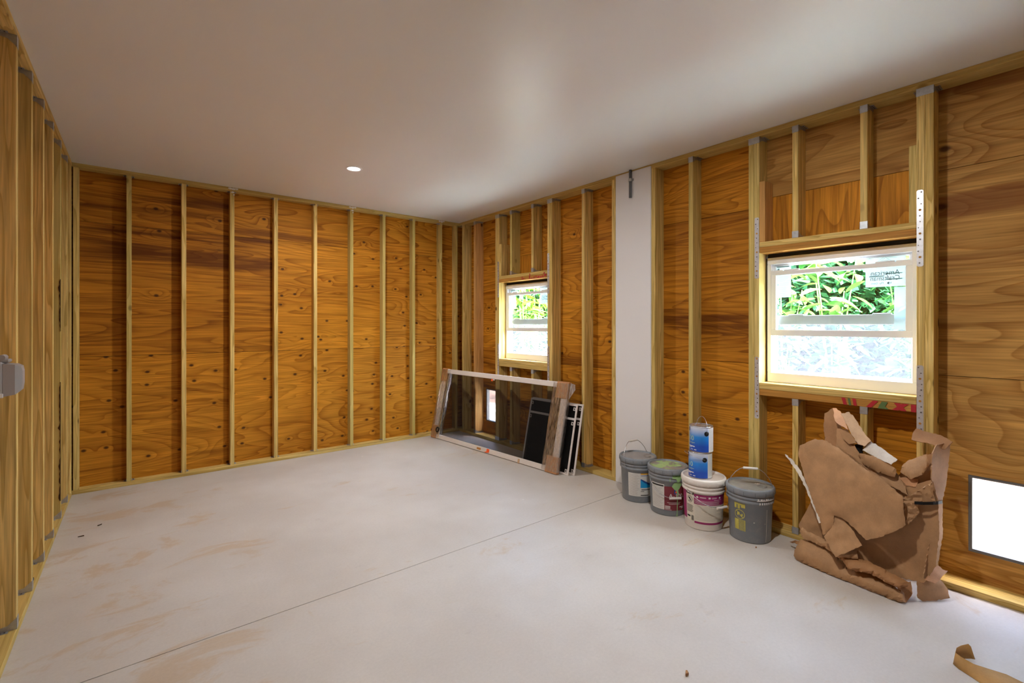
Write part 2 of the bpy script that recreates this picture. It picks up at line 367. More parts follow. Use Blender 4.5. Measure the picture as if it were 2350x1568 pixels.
def m_can():
    m = nmat('blue_gradient_can_label', (0.02, 0.15, 0.6), 0.3); g = G(m)
    z = g.n('ShaderNodeSeparateXYZ'); g.l(g.n('ShaderNodeTexCoord').outputs['Object'], z.inputs[0])
    cr = g.n('ShaderNodeValToRGB'); g.l(g.math('DIVIDE', z.outputs[2], 0.19), cr.inputs[0])
    e = cr.color_ramp.elements; e[0].position = 0.25; e[0].color = (0.008, 0.075, 0.50, 1); e[1].position = 0.92; e[1].color = (0.60, 0.66, 0.80, 1)
    k = cr.color_ramp.elements.new(0.60); k.color = (0.012, 0.24, 0.72, 1)
    g.l(cr.outputs[0], g.b.inputs['Base Color']); return m
M_can = m_can()
def m_leaf(name, a, b):
    m = bpy.data.materials.new(name); m.use_nodes = True; nt = m.node_tree; p = nt.nodes['Principled BSDF']; g = G(m); v, r = g.coords()
    c = g.mix(g.math('FRACT', g.math('ADD', r, g.math('MULTIPLY', g.noise(v, 3, 2), 0.35))), a, b)
    g.l(c, p.inputs['Base Color']); p.inputs['Roughness'].default_value = 0.55; p.inputs['Specular IOR Level'].default_value = 0.25
    tl = nt.nodes.new('ShaderNodeBsdfTranslucent'); g.l(c, tl.inputs[0])
    mx = nt.nodes.new('ShaderNodeMixShader'); mx.inputs[0].default_value = 0.4
    g.l(p.outputs[0], mx.inputs[1]); g.l(tl.outputs[0], mx.inputs[2]); g.l(mx.outputs[0], nt.nodes['Material Output'].inputs[0])
    return m
M_leaf = m_leaf('broad_green_leaf', (0.022, 0.115, 0.018), (0.125, 0.215, 0.04)); M_palm = m_leaf('yellow_green_frond', (0.035, 0.12, 0.006), (0.13, 0.20, 0.018)); M_dry = m_leaf('dry_frond', (0.17, 0.12, 0.065), (0.23, 0.19, 0.13))
M_tree = m_leaf('dark_tree_leaf', (0.012, 0.07, 0.025), (0.04, 0.14, 0.045)); M_bark = nmat('bark', (0.055, 0.030, 0.016), 0.9, 0.0, 0.05); M_stem = nmat('green_stem', (0.20, 0.33, 0.08), 0.6)
def m_ground():
    m = nmat('gravel_ground', (0.6, 0.58, 0.55), 0.9); g = G(m); tc = g.n('ShaderNodeTexCoord').outputs['Object']
    vo = g.n('ShaderNodeTexVoronoi', feature='F1'); g.l(tc, vo.inputs['Vector']); vo.inputs['Scale'].default_value = 28
    c = g.mix(g.ramp(vo.outputs['Distance'], 0.3, 0.75), (0.68, 0.69, 0.70), (0.34, 0.34, 0.34))
    sx = g.n('ShaderNodeSeparateXYZ'); g.l(tc, sx.inputs[0])
    mul = g.ramp(g.math('ADD', sx.outputs[0], g.math('MULTIPLY', g.noise(tc, 3, 3), 0.5)), 5.75, 5.95)
    c = g.mix(mul, c, g.mix(g.noise(tc, 20, 4, 0.7), (0.03, 0.02, 0.014), (0.13, 0.075, 0.055)))
    g.l(c, g.b.inputs['Base Color']); g.bump(vo.outputs['Distance'], 0.6, 0.02); return m
M_ground = m_ground(); M_stone = m_card('pale_gravel_stone', (0.46, 0.46, 0.46))

# ------------------------------------------------------------------ floor, ceiling, ground
JY = 2.662
bm = B()
box(bm, -0.60, 3.86, YF - 0.15, JY - 0.003, -0.12, 0.0); box(bm, -0.60, 3.86, JY + 0.003, 5.90, -0.12, 0.0); box(bm, -0.60, 3.86, JY - 0.003, JY + 0.003, -0.12, -0.03)
tag(part('floor', bm, M_floor), 'bare grey concrete slab floor with tan stains and one saw-cut joint', kind='structure')
bm = B(); box(bm, -0.60, 3.86, YF - 0.15, 5.90, H, H + 0.16)
ceiling = tag(part('ceiling', bm, M_ceil), 'smooth white painted ceiling with two recessed lights', kind='structure')
bm = B(); box(bm, -25, 3.90, -25, YF - 0.15, -0.20, -0.08); box(bm, 3.86, 30, -25, 25, -0.20, -0.08); box(bm, -25, -0.60, YF - 0.15, 25, -0.20, -0.08); box(bm, -0.6, 3.86, 5.90, 25, -0.20, -0.08)
tag(part('ground', bm, M_ground), 'pale gravel and brown mulch ground outside the walls', kind='structure')

# ------------------------------------------------------------------ framing helpers
_cache = {}
def lumber(dx, dy, dz):
    k = (round(dx, 4), round(dy, 4), round(dz, 4))
    if k not in _cache:
        bm = B(); box(bm, -dx / 2, dx / 2, -dy / 2, dy / 2, 0, dz, bev=0.0022); _cache[k] = mesh(bm, 'lumber')
    return _cache[k]
def timber(name, parent, x0, x1, y0, y1, z0, z1, mat):
    """a piece of lumber; grain follows the material's own axis. Pieces running along world y are turned so local x is the length."""
    dx, dy = x1 - x0, y1 - y0
    turn = (dy > dx and (z1 - z0) < dy)
    me = lumber(dy, dx, z1 - z0) if turn else lumber(dx, dy, z1 - z0)
    key = ('mat', me.name, mat.name)
    if key not in _cache:
        m2 = me if not me.materials else me.copy()
        if m2.materials: m2.materials.clear()
        m2.materials.append(mat); _cache[key] = m2
    o = bpy.data.objects.new(name, _cache[key]); C.objects.link(o); o.parent = parent
    o.location = ((x0 + x1) / 2, (y0 + y1) / 2, z0); o.rotation_euler = (0, 0, PI / 2 if turn else 0)
    return o
def clip_mesh(w_, d_, up=True, hgt=0.046, front=True):
    """folded steel stud tie round the front of a stud: local +y is away from the room, front face at y=-d/2"""
    k = ('clip', round(w_, 3), round(d_, 3), up, hgt, front)
    if k in _cache: return _cache[k]
    bm = B(); t = 0.0016; s = -1 if up else 1
    def Z(v): return s * v
    if front: box(bm, -w_ / 2 - t, w_ / 2 + t, -d_ / 2 - t, -d_ / 2, min(0, Z(hgt)), max(0, Z(hgt)))
    for sx in (-1, 1):
        x = sx * w_ / 2
        prism(bm, [(x, -d_ / 2 - t, 0), (x, -d_ / 2 - t, Z(hgt)), (x, -d_ / 2 + d_ * 0.35, Z(hgt * 0.45)), (x, d_ / 2 - 0.01, Z(hgt * 0.35)), (x, d_ / 2 - 0.01, 0)], (sx * t, 0, 0))
        box(bm, min(x, x + sx * 0.022), max(x, x + sx * 0.022), -d_ / 2 + d_ * 0.3, d_ / 2 - 0.012, min(0, Z(t)), max(0, Z(t)))
        for q in range(3): box(bm, x + sx * 0.012 - 0.003, x + sx * 0.012 + 0.003, -d_ / 2 + d_ * (0.4 + 0.18 * q), -d_ / 2 + d_ * (0.4 + 0.18 * q) + 0.006, min(0, Z(0.004)), max(0, Z(0.004)), 1)
    bmesh.ops.recalc_face_normals(bm, faces=bm.faces)
    me = mesh(bm, 'clip'); me.materials.append(M_galv); me.materials.append(M_nail); _cache[k] = me
    return me
def add_clip(stud, width, depth, z_local, up, faceX, hgt=0.046, front=True):
    """faceX: rotation that turns local -y (clip front) to the room side"""
    o = link('stud_tie', clip_mesh(width, depth, up, hgt, front), (), stud, (0, 0, z_local), (0, 0, faceX)); return o

def sheet(parent, axis, plane, a0, a1, z0, z1, holes, mat, name='plywood_sheet', th=TH):
    """a plywood sheet with cut-outs. axis 'x': wall plane x=plane seen from -x, a = y. axis 'y': plane y=plane seen from -y, a = x."""
    as_ = sorted(set([a0, a1] + [min(max(h_, a0), a1) for q in holes for h_ in q[:2]])); zs = sorted(set([z0, z1] + [min(max(h_, z0), z1) for q in holes for h_ in q[2:]]))
    bm = B(); vv = {}
    def V(a, z):
        if (a, z) not in vv: vv[(a, z)] = bm.verts.new((a - a0, 0, z - z0))
        return vv[(a, z)]
    for i in range(len(as_) - 1):
        for j in range(len(zs) - 1):
            ca, cz = (as_[i] + as_[i + 1]) / 2, (zs[j] + zs[j + 1]) / 2
            if any(q[0] < ca < q[1] and q[2] < cz < q[3] for q in holes): continue
            bm.faces.new((V(as_[i], zs[j]), V(as_[i + 1], zs[j]), V(as_[i + 1], zs[j + 1]), V(as_[i], zs[j + 1])))
    if not bm.faces: bm.free(); return
    r = bmesh.ops.extrude_face_region(bm, geom=bm.faces[:])
    for v_ in [g_ for g_ in r['geom'] if isinstance(g_, bmesh.types.BMVert)]: v_.co.y += th
    bmesh.ops.recalc_face_normals(bm, faces=bm.faces)
    if axis == 'y': return part(name, bm, mat, parent, (a0, plane, z0))
    for v_ in bm.verts: v_.co = Vector((v_.co.x, -v_.co.y, v_.co.z))     # mirrored so that thickness goes to +x after turning
    bmesh.ops.reverse_faces(bm, faces=bm.faces)
    return part(name, bm, mat, parent, (plane, a0, z0), (0, 0, PI / 2))

PB = 0.038    # plate thickness
SW = 0.038    # stud width
# ------------------------------------------------------------------ back wall
wall_back = tag(empty('wall_back', (0, YB, 0)), 'back wall of orange plywood between evenly spaced upright studs', kind='structure')
wall_back.location = (0, 0, 0)
g3 = 0.0016
xs_seam = [-0.43, 0.81 + SW / 2, 2.06 + SW / 2, 3.75]
mats_b = [[M_plyk, M_plyk, M_plyk], [M_plys, M_plyk, M_plyk], [M_plys, M_ply, M_ply]]
zr = [0.0, 1.20, 2.42, H]
for j in range(3):
    sh = xs_seam if j != 1 else [-0.43, 1.225 + SW / 2, 2.47 + SW / 2, 3.75]
    for i in range(3):
        sheet(wall_back, 'y', YS, sh[i] + g3, sh[i + 1] - g3, zr[j] + g3, zr[j + 1] - g3, [], mats_b[j][i])
bm = B(); box(bm, -0.60, 3.86, YS + TH, YS + TH + 0.05, 0, H); part('siding', bm, M_siding, wall_back)
timber('bottom_plate', wall_back, -0.40, XR + 0.10, YB, YS, 0, PB, M_plate)
timber('top_plate', wall_back, -0.40, XR + 0.10, YB, YS, H - PB, H, M_plate)
for i, x in enumerate([-0.022, 0.397, 0.81, 1.225, 1.639, 2.059, 2.469, 2.88, 3.287]):
    s = timber('stud', wall_back, x, x + SW, YB + 0.001, YS, PB, H - PB, M_stud)
    add_clip(s, SW, 0.088, H - 2 * PB, True, 0, 0.03, front=False)
    add_clip(s, SW, 0.088, 0.0, False, 0, 0.026, front=False)
timber('stud', wall_back, 3.535, 3.573, YB + 0.001, YS, PB, H - PB, M_stud)
timber('stud', wall_back, -0.385, -0.347, YB + 0.001, YS, PB, H - PB, M_stud)

# plaster smears where the ceiling meets the studs
def smear(name, pts, parent, seed):
    rnd = random.Random(seed); bm = B()
    for (x, y, z, r) in pts:
        ret = bmesh.ops.create_icosphere(bm, subdivisions=1, radius=r)
        for v_ in ret['verts']:
            v_.co = Vector((v_.co.x * rnd.uniform(0.7, 1.5), v_.co.y * 0.35, v_.co.z * rnd.uniform(0.5, 0.9))) + Vector((x, y, z))
    return part(name, bm, M_white_paint, parent)
for k, x in enumerate((0.829, 2.078, 3.306)):
    smear('plaster_smear', [(x + dx, YB - 0.002, H - dz, r) for dx, dz, r in ((-0.02, 0.012, 0.016), (0.01, 0.016, 0.02), (0.04, 0.01, 0.014), (0.005, 0.05, 0.013), (0.012, 0.075, 0.009))][: 5 if k < 2 else 3], ceiling, k)

# ------------------------------------------------------------------ right wall
wall_right = tag(empty('wall_right'), 'right wall of orange plywood and studs around two windows', kind='structure')
W1 = (0.675, 1.568); W2 = (3.834, 4.714); WZ0, WZ1 = 1.065, 2.014
V1 = (0.055, 0.471, 0.198, 0.634); V2 = (4.80, 5.18, 0.198, 0.634)
holes = [(W1[0], W1[1], WZ0, WZ1), (W2[0], W2[1], WZ0, WZ1), V1, V2]
COL0, COL1 = 2.494, 2.886
def rs(a0, a1, z0, z1, mat, hl=holes): sheet(wall_right, 'x', XS, a0 + g3, a1 - g3, z0 + g3, z1 - g3, hl, mat)
# right of the white pier
rs(1.606, COL0, 0, 1.192, M_plyk); rs(0.62, 1.606, 0, 1.192, M_ply); rs(-0.60, 0.62, 0, 1.192, M_plyp)
rs(1.606, COL0, 1.192, 2.38, M_plys); rs(0.62, 1.606, 1.192, 2.44, M_plyv); rs(-0.60, 0.62, 1.192, 2.40, M_plyp)
rs(1.606, COL0, 2.38, H, M_ply); rs(0.62, 1.606, 2.44, H, M_plyp); rs(-0.60, 0.62, 2.40, H, M_plyp)
rs(YF, -0.60, 0, 1.192, M_ply); rs(YF, -0.60, 1.192, 2.40, M_plyk); rs(YF, -0.60, 2.40, H, M_ply)
# left of it
rs(COL1, 3.80, 0, 1.05, M_ply); rs(3.80, 4.75, 0, 1.05, M_ply); rs(4.75, 5.74, 0, 1.18, M_plys)
rs(COL1, 3.80, 1.05, 2.18, M_ply); rs(3.80, 4.75, 1.05, 2.33, M_plyv); rs(4.75, 5.74, 1.18, 2.28, M_ply)
rs(COL1, 3.80, 2.18, H, M_ply); rs(3.80, 4.75, 2.33, H, M_ply); rs(4.75, 5.74, 2.28, H, M_ply)
o = sheet(wall_right, 'x', XS + TH + 0.003, YF, 5.90, 0.0, H, holes, M_siding, 'siding', 0.03)
timber('top_plate', wall_right, XR, XS, COL0, COL1, H - PB, H, M_plate)
for (a0, a1) in ((COL1, YB - 0.001), (YF, COL0)): timber('bottom_plate', wall_right, XR, XS, a0, a1, 0, PB, M_plate)
for (a0, a1) in ((COL1, YB - 0.001), (YF, COL0)):
    timber('top_plate', wall_right, XR, XS, a0, a1, H - PB, H, M_plate)
DR = XS - XR
def rstud(yfar, width=SW, z0=PB, z1=H - PB, mat=None, top=True, bot=True, cw=None, name='stud', dx=0.0):
    s = timber(name, wall_right, XR + 0.001 + dx, XS, yfar - width, yfar, z0, z1, mat or M_stud)
    if top: add_clip(s, cw or width, DR - 0.001, z1 - z0, True, -PI / 2)
    if bot: add_clip(s, cw or width, DR - 0.001, 0.0, False, -PI / 2)
    return s
rstud(5.56, SW, top=False, bot=False)
rstud(5.274, SW, mat=M_orange)
rstud(3.323, SW); rstud(2.935, 0.045, top=False, bot=False); rstud(2.492, SW, top=False, bot=False); rstud(2.133, SW)
for y in (0.02, -0.39, -0.80, -1.21, -1.62, -2.03, -2.44): rstud(y, SW, bot=False)
def strap(stud, yc, z0, z1, seed, mat=M_strap):
    """nailing strap on the front of a stud (stud local coordinates: +y world = local y)"""
    rnd = random.Random(seed); bm = B()
    L = z1 - z0; hw = 0.0155; t = 0.0016
    zz = [0, 0.006, L - 0.006, L]; ww = [hw - 0.006, hw, hw, hw - 0.006]
    prism(bm, [(0, -ww[i], zz[i]) for i in range(4)] + [(0, ww[i], zz[i]) for i in (3, 2, 1, 0)], (-t, 0, 0))
    n = int(L / 0.032)
    for q in range(n):
        z = (q + 0.6) * L / n; yy = rnd.uniform(-0.009, 0.009); big = q % 4 == 1
        r = 0.0065 if big else rnd.uniform(0.003, 0.0048); yy = 0 if big else yy
        pts = [(-t - 0.0004, yy + r * math.cos(a), z + r * math.sin(a)) for a in [2 * PI * k / 8 for k in range(8)]]
        prism(bm, pts, (-0.0006, 0, 0), 2 if big else 1)
    bmesh.ops.recalc_face_normals(bm, faces=bm.faces)
    sx, sy, sz = stud.location
    return part('strap_plate', bm, [mat, M_nail, M_brown], stud, (-(DR - 0.001) / 2 - 0.0002, yc - sy, z0 - sz))
def window_framing(y0, y1, crip, zb, k, hdr_mat, sill_mats, seed, blocks):
    """king and jack studs, header, sill, cripples of one opening"""
    ks = rstud(y1 + 2 * SW + 0.001, SW, top=False); js = rstud(y1 + SW, SW, top=False)
    jr = rstud(y0, SW, top=False); kr = rstud(y0 - SW - 0.001, SW, top=False)
    add_clip(js, 2 * SW, DR - 0.001, H - 2 * PB, True, -PI / 2).location.y = SW / 2
    add_clip(jr, 2 * SW, DR - 0.001, H - 2 * PB, True, -PI / 2).location.y = -SW / 2
    for st_, y in ((js, y1 + 0.0165), (jr, y0 - 0.0165)):
        strap(st_, y, 1.83, 2.278, seed); strap(st_, y, 0.80 if st_ is js else 0.86, 1.252, seed + 3)
    hp = timber('header_plate', wall_right, XR + 0.001, XS, y0 + 0.0005, y1 - 0.0005, WZ1 + 0.042, WZ1 + 0.080, M_plate)
    hb = timber('header_beam', wall_right, XR + 0.001, XS, y0 + 0.0005, y1 - 0.0005, WZ1, WZ1 + 0.0415, hdr_mat)
    s1 = timber('sill_plate', wall_right, XR + 0.001, XS, y0 + 0.0005, y1 - 0.0005, WZ0 - 0.045, WZ0, sill_mats[0])
    s2 = timber('sill_beam', wall_right, XR + 0.003, XS, y0 + 0.0005, y1 - 0.0005, WZ0 - 0.092, WZ0 - 0.0455, sill_mats[1])
    for c in crip:
        rstud(c, SW, WZ1 + 0.080, H - PB, name='cripple_stud'); rstud(c, SW, PB, WZ0 - 0.092, name='cripple_stud')
    for (ya, yb_, zt, m_, dx) in blocks:
        rstud(yb_, yb_ - ya, WZ1 + 0.080, zt, m_, top=False, bot=False, name='nailer_block', dx=dx)
    return hp, hb, s1, s2
hp1, hb1, s11, s12 = window_framing(W1[0], W1[1], (1.345, 0.951), 0, 0, M_brown, (M_plate, M_brown), 5, [(1.527, 1.567, 2.537, M_orange, 0.0), (0.678, 0.716, 2.556, M_stud, 0.03)])
hp2, hb2, s21, s22 = window_framing(W2[0], W2[1], (4.497, 4.104), 0, 0, M_brown, (M_plate, M_plate), 11, [(4.668, 4.713, 2.493, M_stud, 0.0), (3.836, 3.866, 2.527, M_stud, 0.03)])
# spray-marked boards: red and green strokes on the faces
def marks(board, strokes, mat, name='paint_mark'):
    """strokes: polygons in (world y, world z) on the front face of a board"""
    bm = B(); sx, sy, sz = board.location
    xf = board.location.x - DR / 2 - 0.0012
    for q, pl in enumerate(strokes): prism(bm, [(xf, y, z) for y, z in pl], (-0.0006 - 0.00015 * q - (0.0012 if mat is M_green_mark else 0), 0, 0))
    bmesh.ops.recalc_face_normals(bm, faces=bm.faces)
    bm.transform(Matrix.Translation((-sx, -sy, -sz))); bm.transform(Matrix.Rotation(-board.rotation_euler.z, 4, 'Z'))
    return part(name, bm, mat, board)
def slant(y, z0, z1, w_, dy): return [(y, z0), (y - w_, z0), (y - w_ + dy, z1), (y + dy, z1)]
za, zb = WZ0 - 0.091, WZ0 - 0.047
marks(s12, [slant(1.04, za, zb, 0.02, 0.012), slant(0.985, za, zb, 0.018, 0.008), slant(0.92, za, zb, 0.028, -0.035), slant(0.79, za, zb, 0.03, -0.05), slant(0.75, za, zb, 0.03, 0.03), slant(0.70, za, zb, 0.024, 0.0)], M_red_paint)
marks(s12, [slant(1.01, za, zb, 0.012, 0.008), slant(0.86, za, zb, 0.03, -0.02), slant(0.825, za, zb - 0.02, 0.02, 0.03)], M_green_mark)
zc = WZ1 + 0.004
def stroke(y, z0, z1, w_, dy=0.0): return slant(y, zc + z0, zc + z1, w_, dy)
marks(hb2, [stroke(4.27, 0, 0.036, 0.012), stroke(4.25, 0, 0.018, 0.018), stroke(4.22, 0, 0.012, 0.01), stroke(4.14, 0, 0.037, 0.016), stroke(4.11, 0, 0.010, 0.03), stroke(4.06, 0, 0.022, 0.014), stroke(4.03, 0.012, 0.026, 0.02), stroke(4.0, 0, 0.02, 0.03, -0.01), stroke(3.955, 0, 0.014, 0.03), stroke(3.91, 0, 0.024, 0.014, 0.006), stroke(3.885, 0.012, 0.036, 0.03, -0.01)], M_red_paint)
bmx = B(); part_z = WZ1 + 0.080
marks(hp2, [slant(4.135, WZ1 + 0.043, WZ1 + 0.066, 0.014, 0.0), slant(3.90, WZ1 + 0.043, WZ1 + 0.06, 0.02, -0.01)], M_red_paint)

# ------------------------------------------------------------------ left wall (leans half a degree off square)
wall_left = tag(empty('wall_left', (-0.418, 3.25, 0), (0, 0, -0.0113)), 'left wall of close-set pine studs seen edge on with metal ties', kind='structure')
ly = [3.245 - 3.25 + 0.41 * k for k in range(-14, 6)]
DL = 0.089
y_end = 5.60 - 3.25
timber('bottom_plate', wall_left, -DL, 0, YF - 3.25, y_end + 0.03, 0, PB, M_plate)
timber('top_plate', wall_left, -DL, 0, YF - 3.25, y_end + 0.03, H - PB, H, M_plate)
for y in ly:
    s = timber('stud', wall_left, -DL, -0.001, y, y + SW, PB, H - PB, M_stud)
    add_clip(s, SW, DL - 0.001, H - 2 * PB, True, PI / 2, 0.055); add_clip(s, SW, DL - 0.001, 0.0, False, PI / 2, 0.055)
timber('stud', wall_left, -DL, -0.001, y_end - 0.05, y_end - 0.012, PB, H - PB, M_stud)
timber('stud', wall_left, -DL, -0.001, y_end - 0.010, y_end + 0.028, PB, H - PB, M_stud)
lb = [YF - 3.25, -3.6, -1.2, 0.02, 1.25, y_end + 0.12]
for i in range(5):
    for j in range(3):
        bm = B(); box(bm, 0, lb[i + 1] - lb[i] - 2 * g3, -TH, 0, 0, zr[j + 1] - zr[j] - 2 * g3)
        part('plywood_sheet', bm, (M_ply, M_plyk, M_plys)[(i + j) % 3], wall_left, (-DL - TH, lb[i] + g3, zr[j] + g3), (0, 0, PI / 2))
bm = B(); box(bm, -DL - TH * 2 - 0.05, -DL - TH * 2 - 0.001, YF - 3.25, y_end + 0.3, 0, H); part('siding', bm, M_siding, wall_left)
# loose strips of bark on the edge of one stud
for z0_, z1_, sd_ in ((1.44, 1.83, 4), (0.17, 1.06, 5)):
    rb = random.Random(sd_); bm = B(); n_ = int((z1_ - z0_) / 0.02); L_ = []
    for q in range(n_ + 1): L_.append((-0.002 - 0.016 * abs(noise.noise(Vector((q * 0.35, sd_, 0)))) - rb.uniform(0, 0.005), z0_ + (z1_ - z0_) * q / n_))
    prism(bm, [(-0.001, ly[-2] - 0.0004, z0_)] + [(x, ly[-2] - 0.0004, z) for x, z in L_] + [(-0.001, ly[-2] - 0.0004, z1_)], (0, -0.002, 0)); bmesh.ops.recalc_face_normals(bm, faces=bm.faces)
    part('bark_edge', bm, M_bark, wall_left)

# ------------------------------------------------------------------ wall behind the camera
wall_front = tag(empty('wall_front'), 'plain plywood wall', kind='structure')
for (a0, a1) in ((-0.5, 1.6), (1.6, 3.75)):
    for j in range(3): sheet(wall_front, 'y', YF - TH, a0 + g3, a1 - g3, zr[j] + g3, zr[j + 1] - g3, [], (M_ply, M_plyk, M_plys)[j])
sheet(wall_front, 'y', YF - TH - 0.06, -0.6, 3.86, 0, H, [], M_siding, 'siding', 0.05)

# ------------------------------------------------------------------ white rendered pier and the conduit stub on it
bm = B(); box(bm, XR - 0.004, XS + 0.06, COL0, COL1, 0, H - 0.012, bev=0.004)
tag(part('wall_pier', bm, M_white_wall), 'white rendered masonry pier between two stud bays', kind='structure')
cp = onX(1449, 420, XR)
cd = empty('conduit', (XR - 0.004, cp.y, 0)); tag(cd, 'short grey conduit stub coming down the white pier from the ceiling', 'conduit')
bm = B(); tube(bm, [(-0.013, 0, 2.655), (-0.013, 0, H)], 0.0125, 12); part('pipe', bm, M_pvc, cd, smooth=True)
bm = B(); tube(bm, [(-0.013, 0, 2.805), (-0.013, 0, 2.83)], 0.0165, 12); box(bm, -0.003, 0, -0.03, 0.03, 2.808, 2.828); part('pipe_clamp', bm, M_galv, cd)

# ------------------------------------------------------------------ windows
def make_window(name):
    """origin at the middle of the sill line, x to the outside, y along the wall"""
    r = empty(name)
    Wd, Hh = 0.868, 0.92; hw = Wd / 2
    def bx(nm, x0, x1, y0, y1, z0, z1, mat=M_vinyl, p=r, bev=0.0025):
        bm = B(); box(bm, x0, x1, y0, y1, z0, z1, bev=bev); return part(nm, bm, mat, p)
    D = 0.085
    bx('frame_sill', 0, D, -hw, hw, 0.0, 0.072); bx('frame_head', 0.0, D, -hw, hw, Hh - 0.05, Hh)
    for s in (-1, 1):
        a, b = sorted((s * hw, s * (hw - 0.028))); j = bx('frame_jamb', 0, D, a, b, 0.072, Hh - 0.05)
        a, b = sorted((s * (hw - 0.028), s * (hw - 0.036))); bx('jamb_track', 0.024, 0.030, a, b, 0.072, Hh - 0.05, M_vinyl, j, 0); bx('jamb_track', 0.052, 0.058, a, b, 0.072, Hh - 0.05, M_vinyl, j, 0)
    def sash(nm, x0, x1, y1, z0, z1, rt, rb_, st):
        bm = B(); box(bm, x0, x1, -y1, y1, z0, z0 + rb_, bev=0.002); box(bm, x0, x1, -y1, y1, z1 - rt, z1, bev=0.002)
        for s in (-1, 1):
            a, b = sorted((s * y1, s * (y1 - st))); box(bm, x0, x1, a, b, z0 + rb_, z1 - rt, bev=0.002)
        if nm == 'lower_sash':
            for yc in (-0.27, 0.27): box(bm, x0 + 0.004, x1 - 0.004, yc - 0.05, yc + 0.05, z1, z1 + 0.010, bev=0.003)
            for s in (-1, 1): box(bm, x0 + 0.002, x1 - 0.002, s * (y1 - 0.04) - 0.04, s * (y1 - 0.04) + 0.04, z1, z1 + 0.007)
            box(bm, x0 - 0.004, x0, -y1, y1, z0, z0 + 0.006)
        sh = part(nm, bm, M_vinyl, r)
        bm = B(); xm = (x0 + x1) / 2; box(bm, xm - 0.003, xm + 0.003, -y1 + st, y1 - st, z0 + rb_, z1 - rt)
        gl = part('glass_pane', bm, M_glass, sh)
        return sh, xm
    ls, lx = sash('lower_sash', 0.003, 0.022, hw - 0.026, 0.345, 0.817, 0.030, 0.042, 0.034)
    us, ux = sash('upper_sash', 0.034, 0.050, hw - 0.028, 0.425, Hh - 0.05, 0.014, 0.066, 0.020)
    # meeting-rail catches on the upper sash
    bm = B(); [box(bm, 0.030, 0.040, yc - 0.05, yc + 0.05, 0.491, 0.500, bev=0.002) for yc in (-0.25, 0.25)]; part('sash_catch', bm, M_vinyl, us)
    ins = B(); box(ins, 0.066, 0.076, -hw + 0.03, hw - 0.03, 0.074, 0.088); box(ins, 0.066, 0.076, -hw + 0.03, hw - 0.03, 0.44, 0.455)
    for s in (-1, 1):
        a, b = sorted((s * (hw - 0.03), s * (hw - 0.045))); box(ins, 0.066, 0.076, a, b, 0.088, 0.44)
    io = part('insect_screen', ins, M_vinyl, r)
    bm = B(); box(bm, 0.0705, 0.0711, -hw + 0.045, hw - 0.045, 0.088, 0.44); part('screen_mesh', bm, M_insect, io)
    bm = B(); box(bm, 0.012, D, -hw, hw, Hh, Hh + 0.030, bev=0.003); part('foam_seal', bm, M_foam, r)
    for s in (-1, 1):
        a, b = sorted((s * hw, s * (hw + 0.010))); bx('foam_seal', 0.012, D, a, b, 0.0, Hh, M_foam, r, 0)
    # paper stickers on the upper glass; local +y is the left side seen from the room
    xg = ux - 0.0034
    def stick(y0, y1, z0, z1, mat=M_sticker, x=None, p=us):
        bm = B(); xx = xg if x is None else x; box(bm, xx - 0.0003, xx, min(y0, y1), max(y0, y1), z0, z1); return part('sticker', bm, mat, p)
    st1 = stick(-0.163, -0.368, 0.667, 0.865); tag(st1, 'white maker sticker read from behind')
    st2 = stick(0.388, 0.285, 0.625, 0.866); stick(-0.318, -0.395, 0.395, 0.66, M_film, lx - 0.0034, ls)
    def letter(s_, size, yc, z, par, wid, mat=M_black_print):
        me = text_mesh(s_, size); k_ = wid / (max(v_.co.x for v_ in me.vertices) - min(v_.co.x for v_ in me.vertices))
        for v_ in me.vertices: v_.co.x *= k_
        # seen from the back: mirrored, so text x runs to world +y
        for v_ in me.vertices: v_.co = Vector((0, v_.co.x, v_.co.y))
        return link('lettering', me, mat, par, (xg - 0.0010, yc, z))
    letter('American', 0.044, -0.264, 0.7415, st1, 0.148); letter('Craftsman', 0.044, -0.264, 0.7075, st1, 0.150); letter('by    Ply Gem', 0.017, -0.245, 0.6850, st1, 0.105)
    bm = B(); x_ = xg - 0.0014
    for (y0, y1, z) in ((-0.268, -0.352, 0.7490), (-0.183, -0.262, 0.7350), (-0.268, -0.352, 0.7130)): box(bm, x_ - 0.0002, x_, y1, y0, z - 0.003, z + 0.003)
    def line(ya, za_, yb_, zb_, w_=0.0022):
        d = Vector((yb_ - ya, zb_ - za_)).normalized(); n_ = Vector((-d.y, d.x)) * w_ / 2
        prism(bm, [(x_, ya + n_.x, za_ + n_.y), (x_, ya - n_.x, za_ - n_.y), (x_, yb_ - n_.x, zb_ - n_.y), (x_, yb_ + n_.x, zb_ + n_.y)], (-0.0002, 0, 0))
    for q in ((-0.215, 0.818, -0.262, 0.858), (-0.262, 0.858, -0.300, 0.828), (-0.262, 0.858, -0.325, 0.846), (-0.232, 0.822, -0.266, 0.850), (-0.27, 0.838, -0.29, 0.838), (-0.25, 0.832, -0.25, 0.816), (-0.282, 0.832, -0.282, 0.816), (-0.25, 0.832, -0.282, 0.832), (-0.266, 0.832, -0.266, 0.816)): line(*q)
    lathe_c = [(x_, -0.185 + 0.0045 * math.cos(2 * PI * k / 10), 0.855 + 0.003 * math.sin(2 * PI * k / 10)) for k in range(10)]; prism(bm, lathe_c, (-0.0002, 0, 0))
    prism(bm, [(x_, -0.276, 0.690), (x_, -0.281, 0.697), (x_, -0.287, 0.695), (x_, -0.285, 0.684), (x_, -0.278, 0.683)], (-0.0002, 0, 0))
    bmesh.ops.recalc_face_normals(bm, faces=bm.faces); part('printed_emblem', bm, M_print, st1)
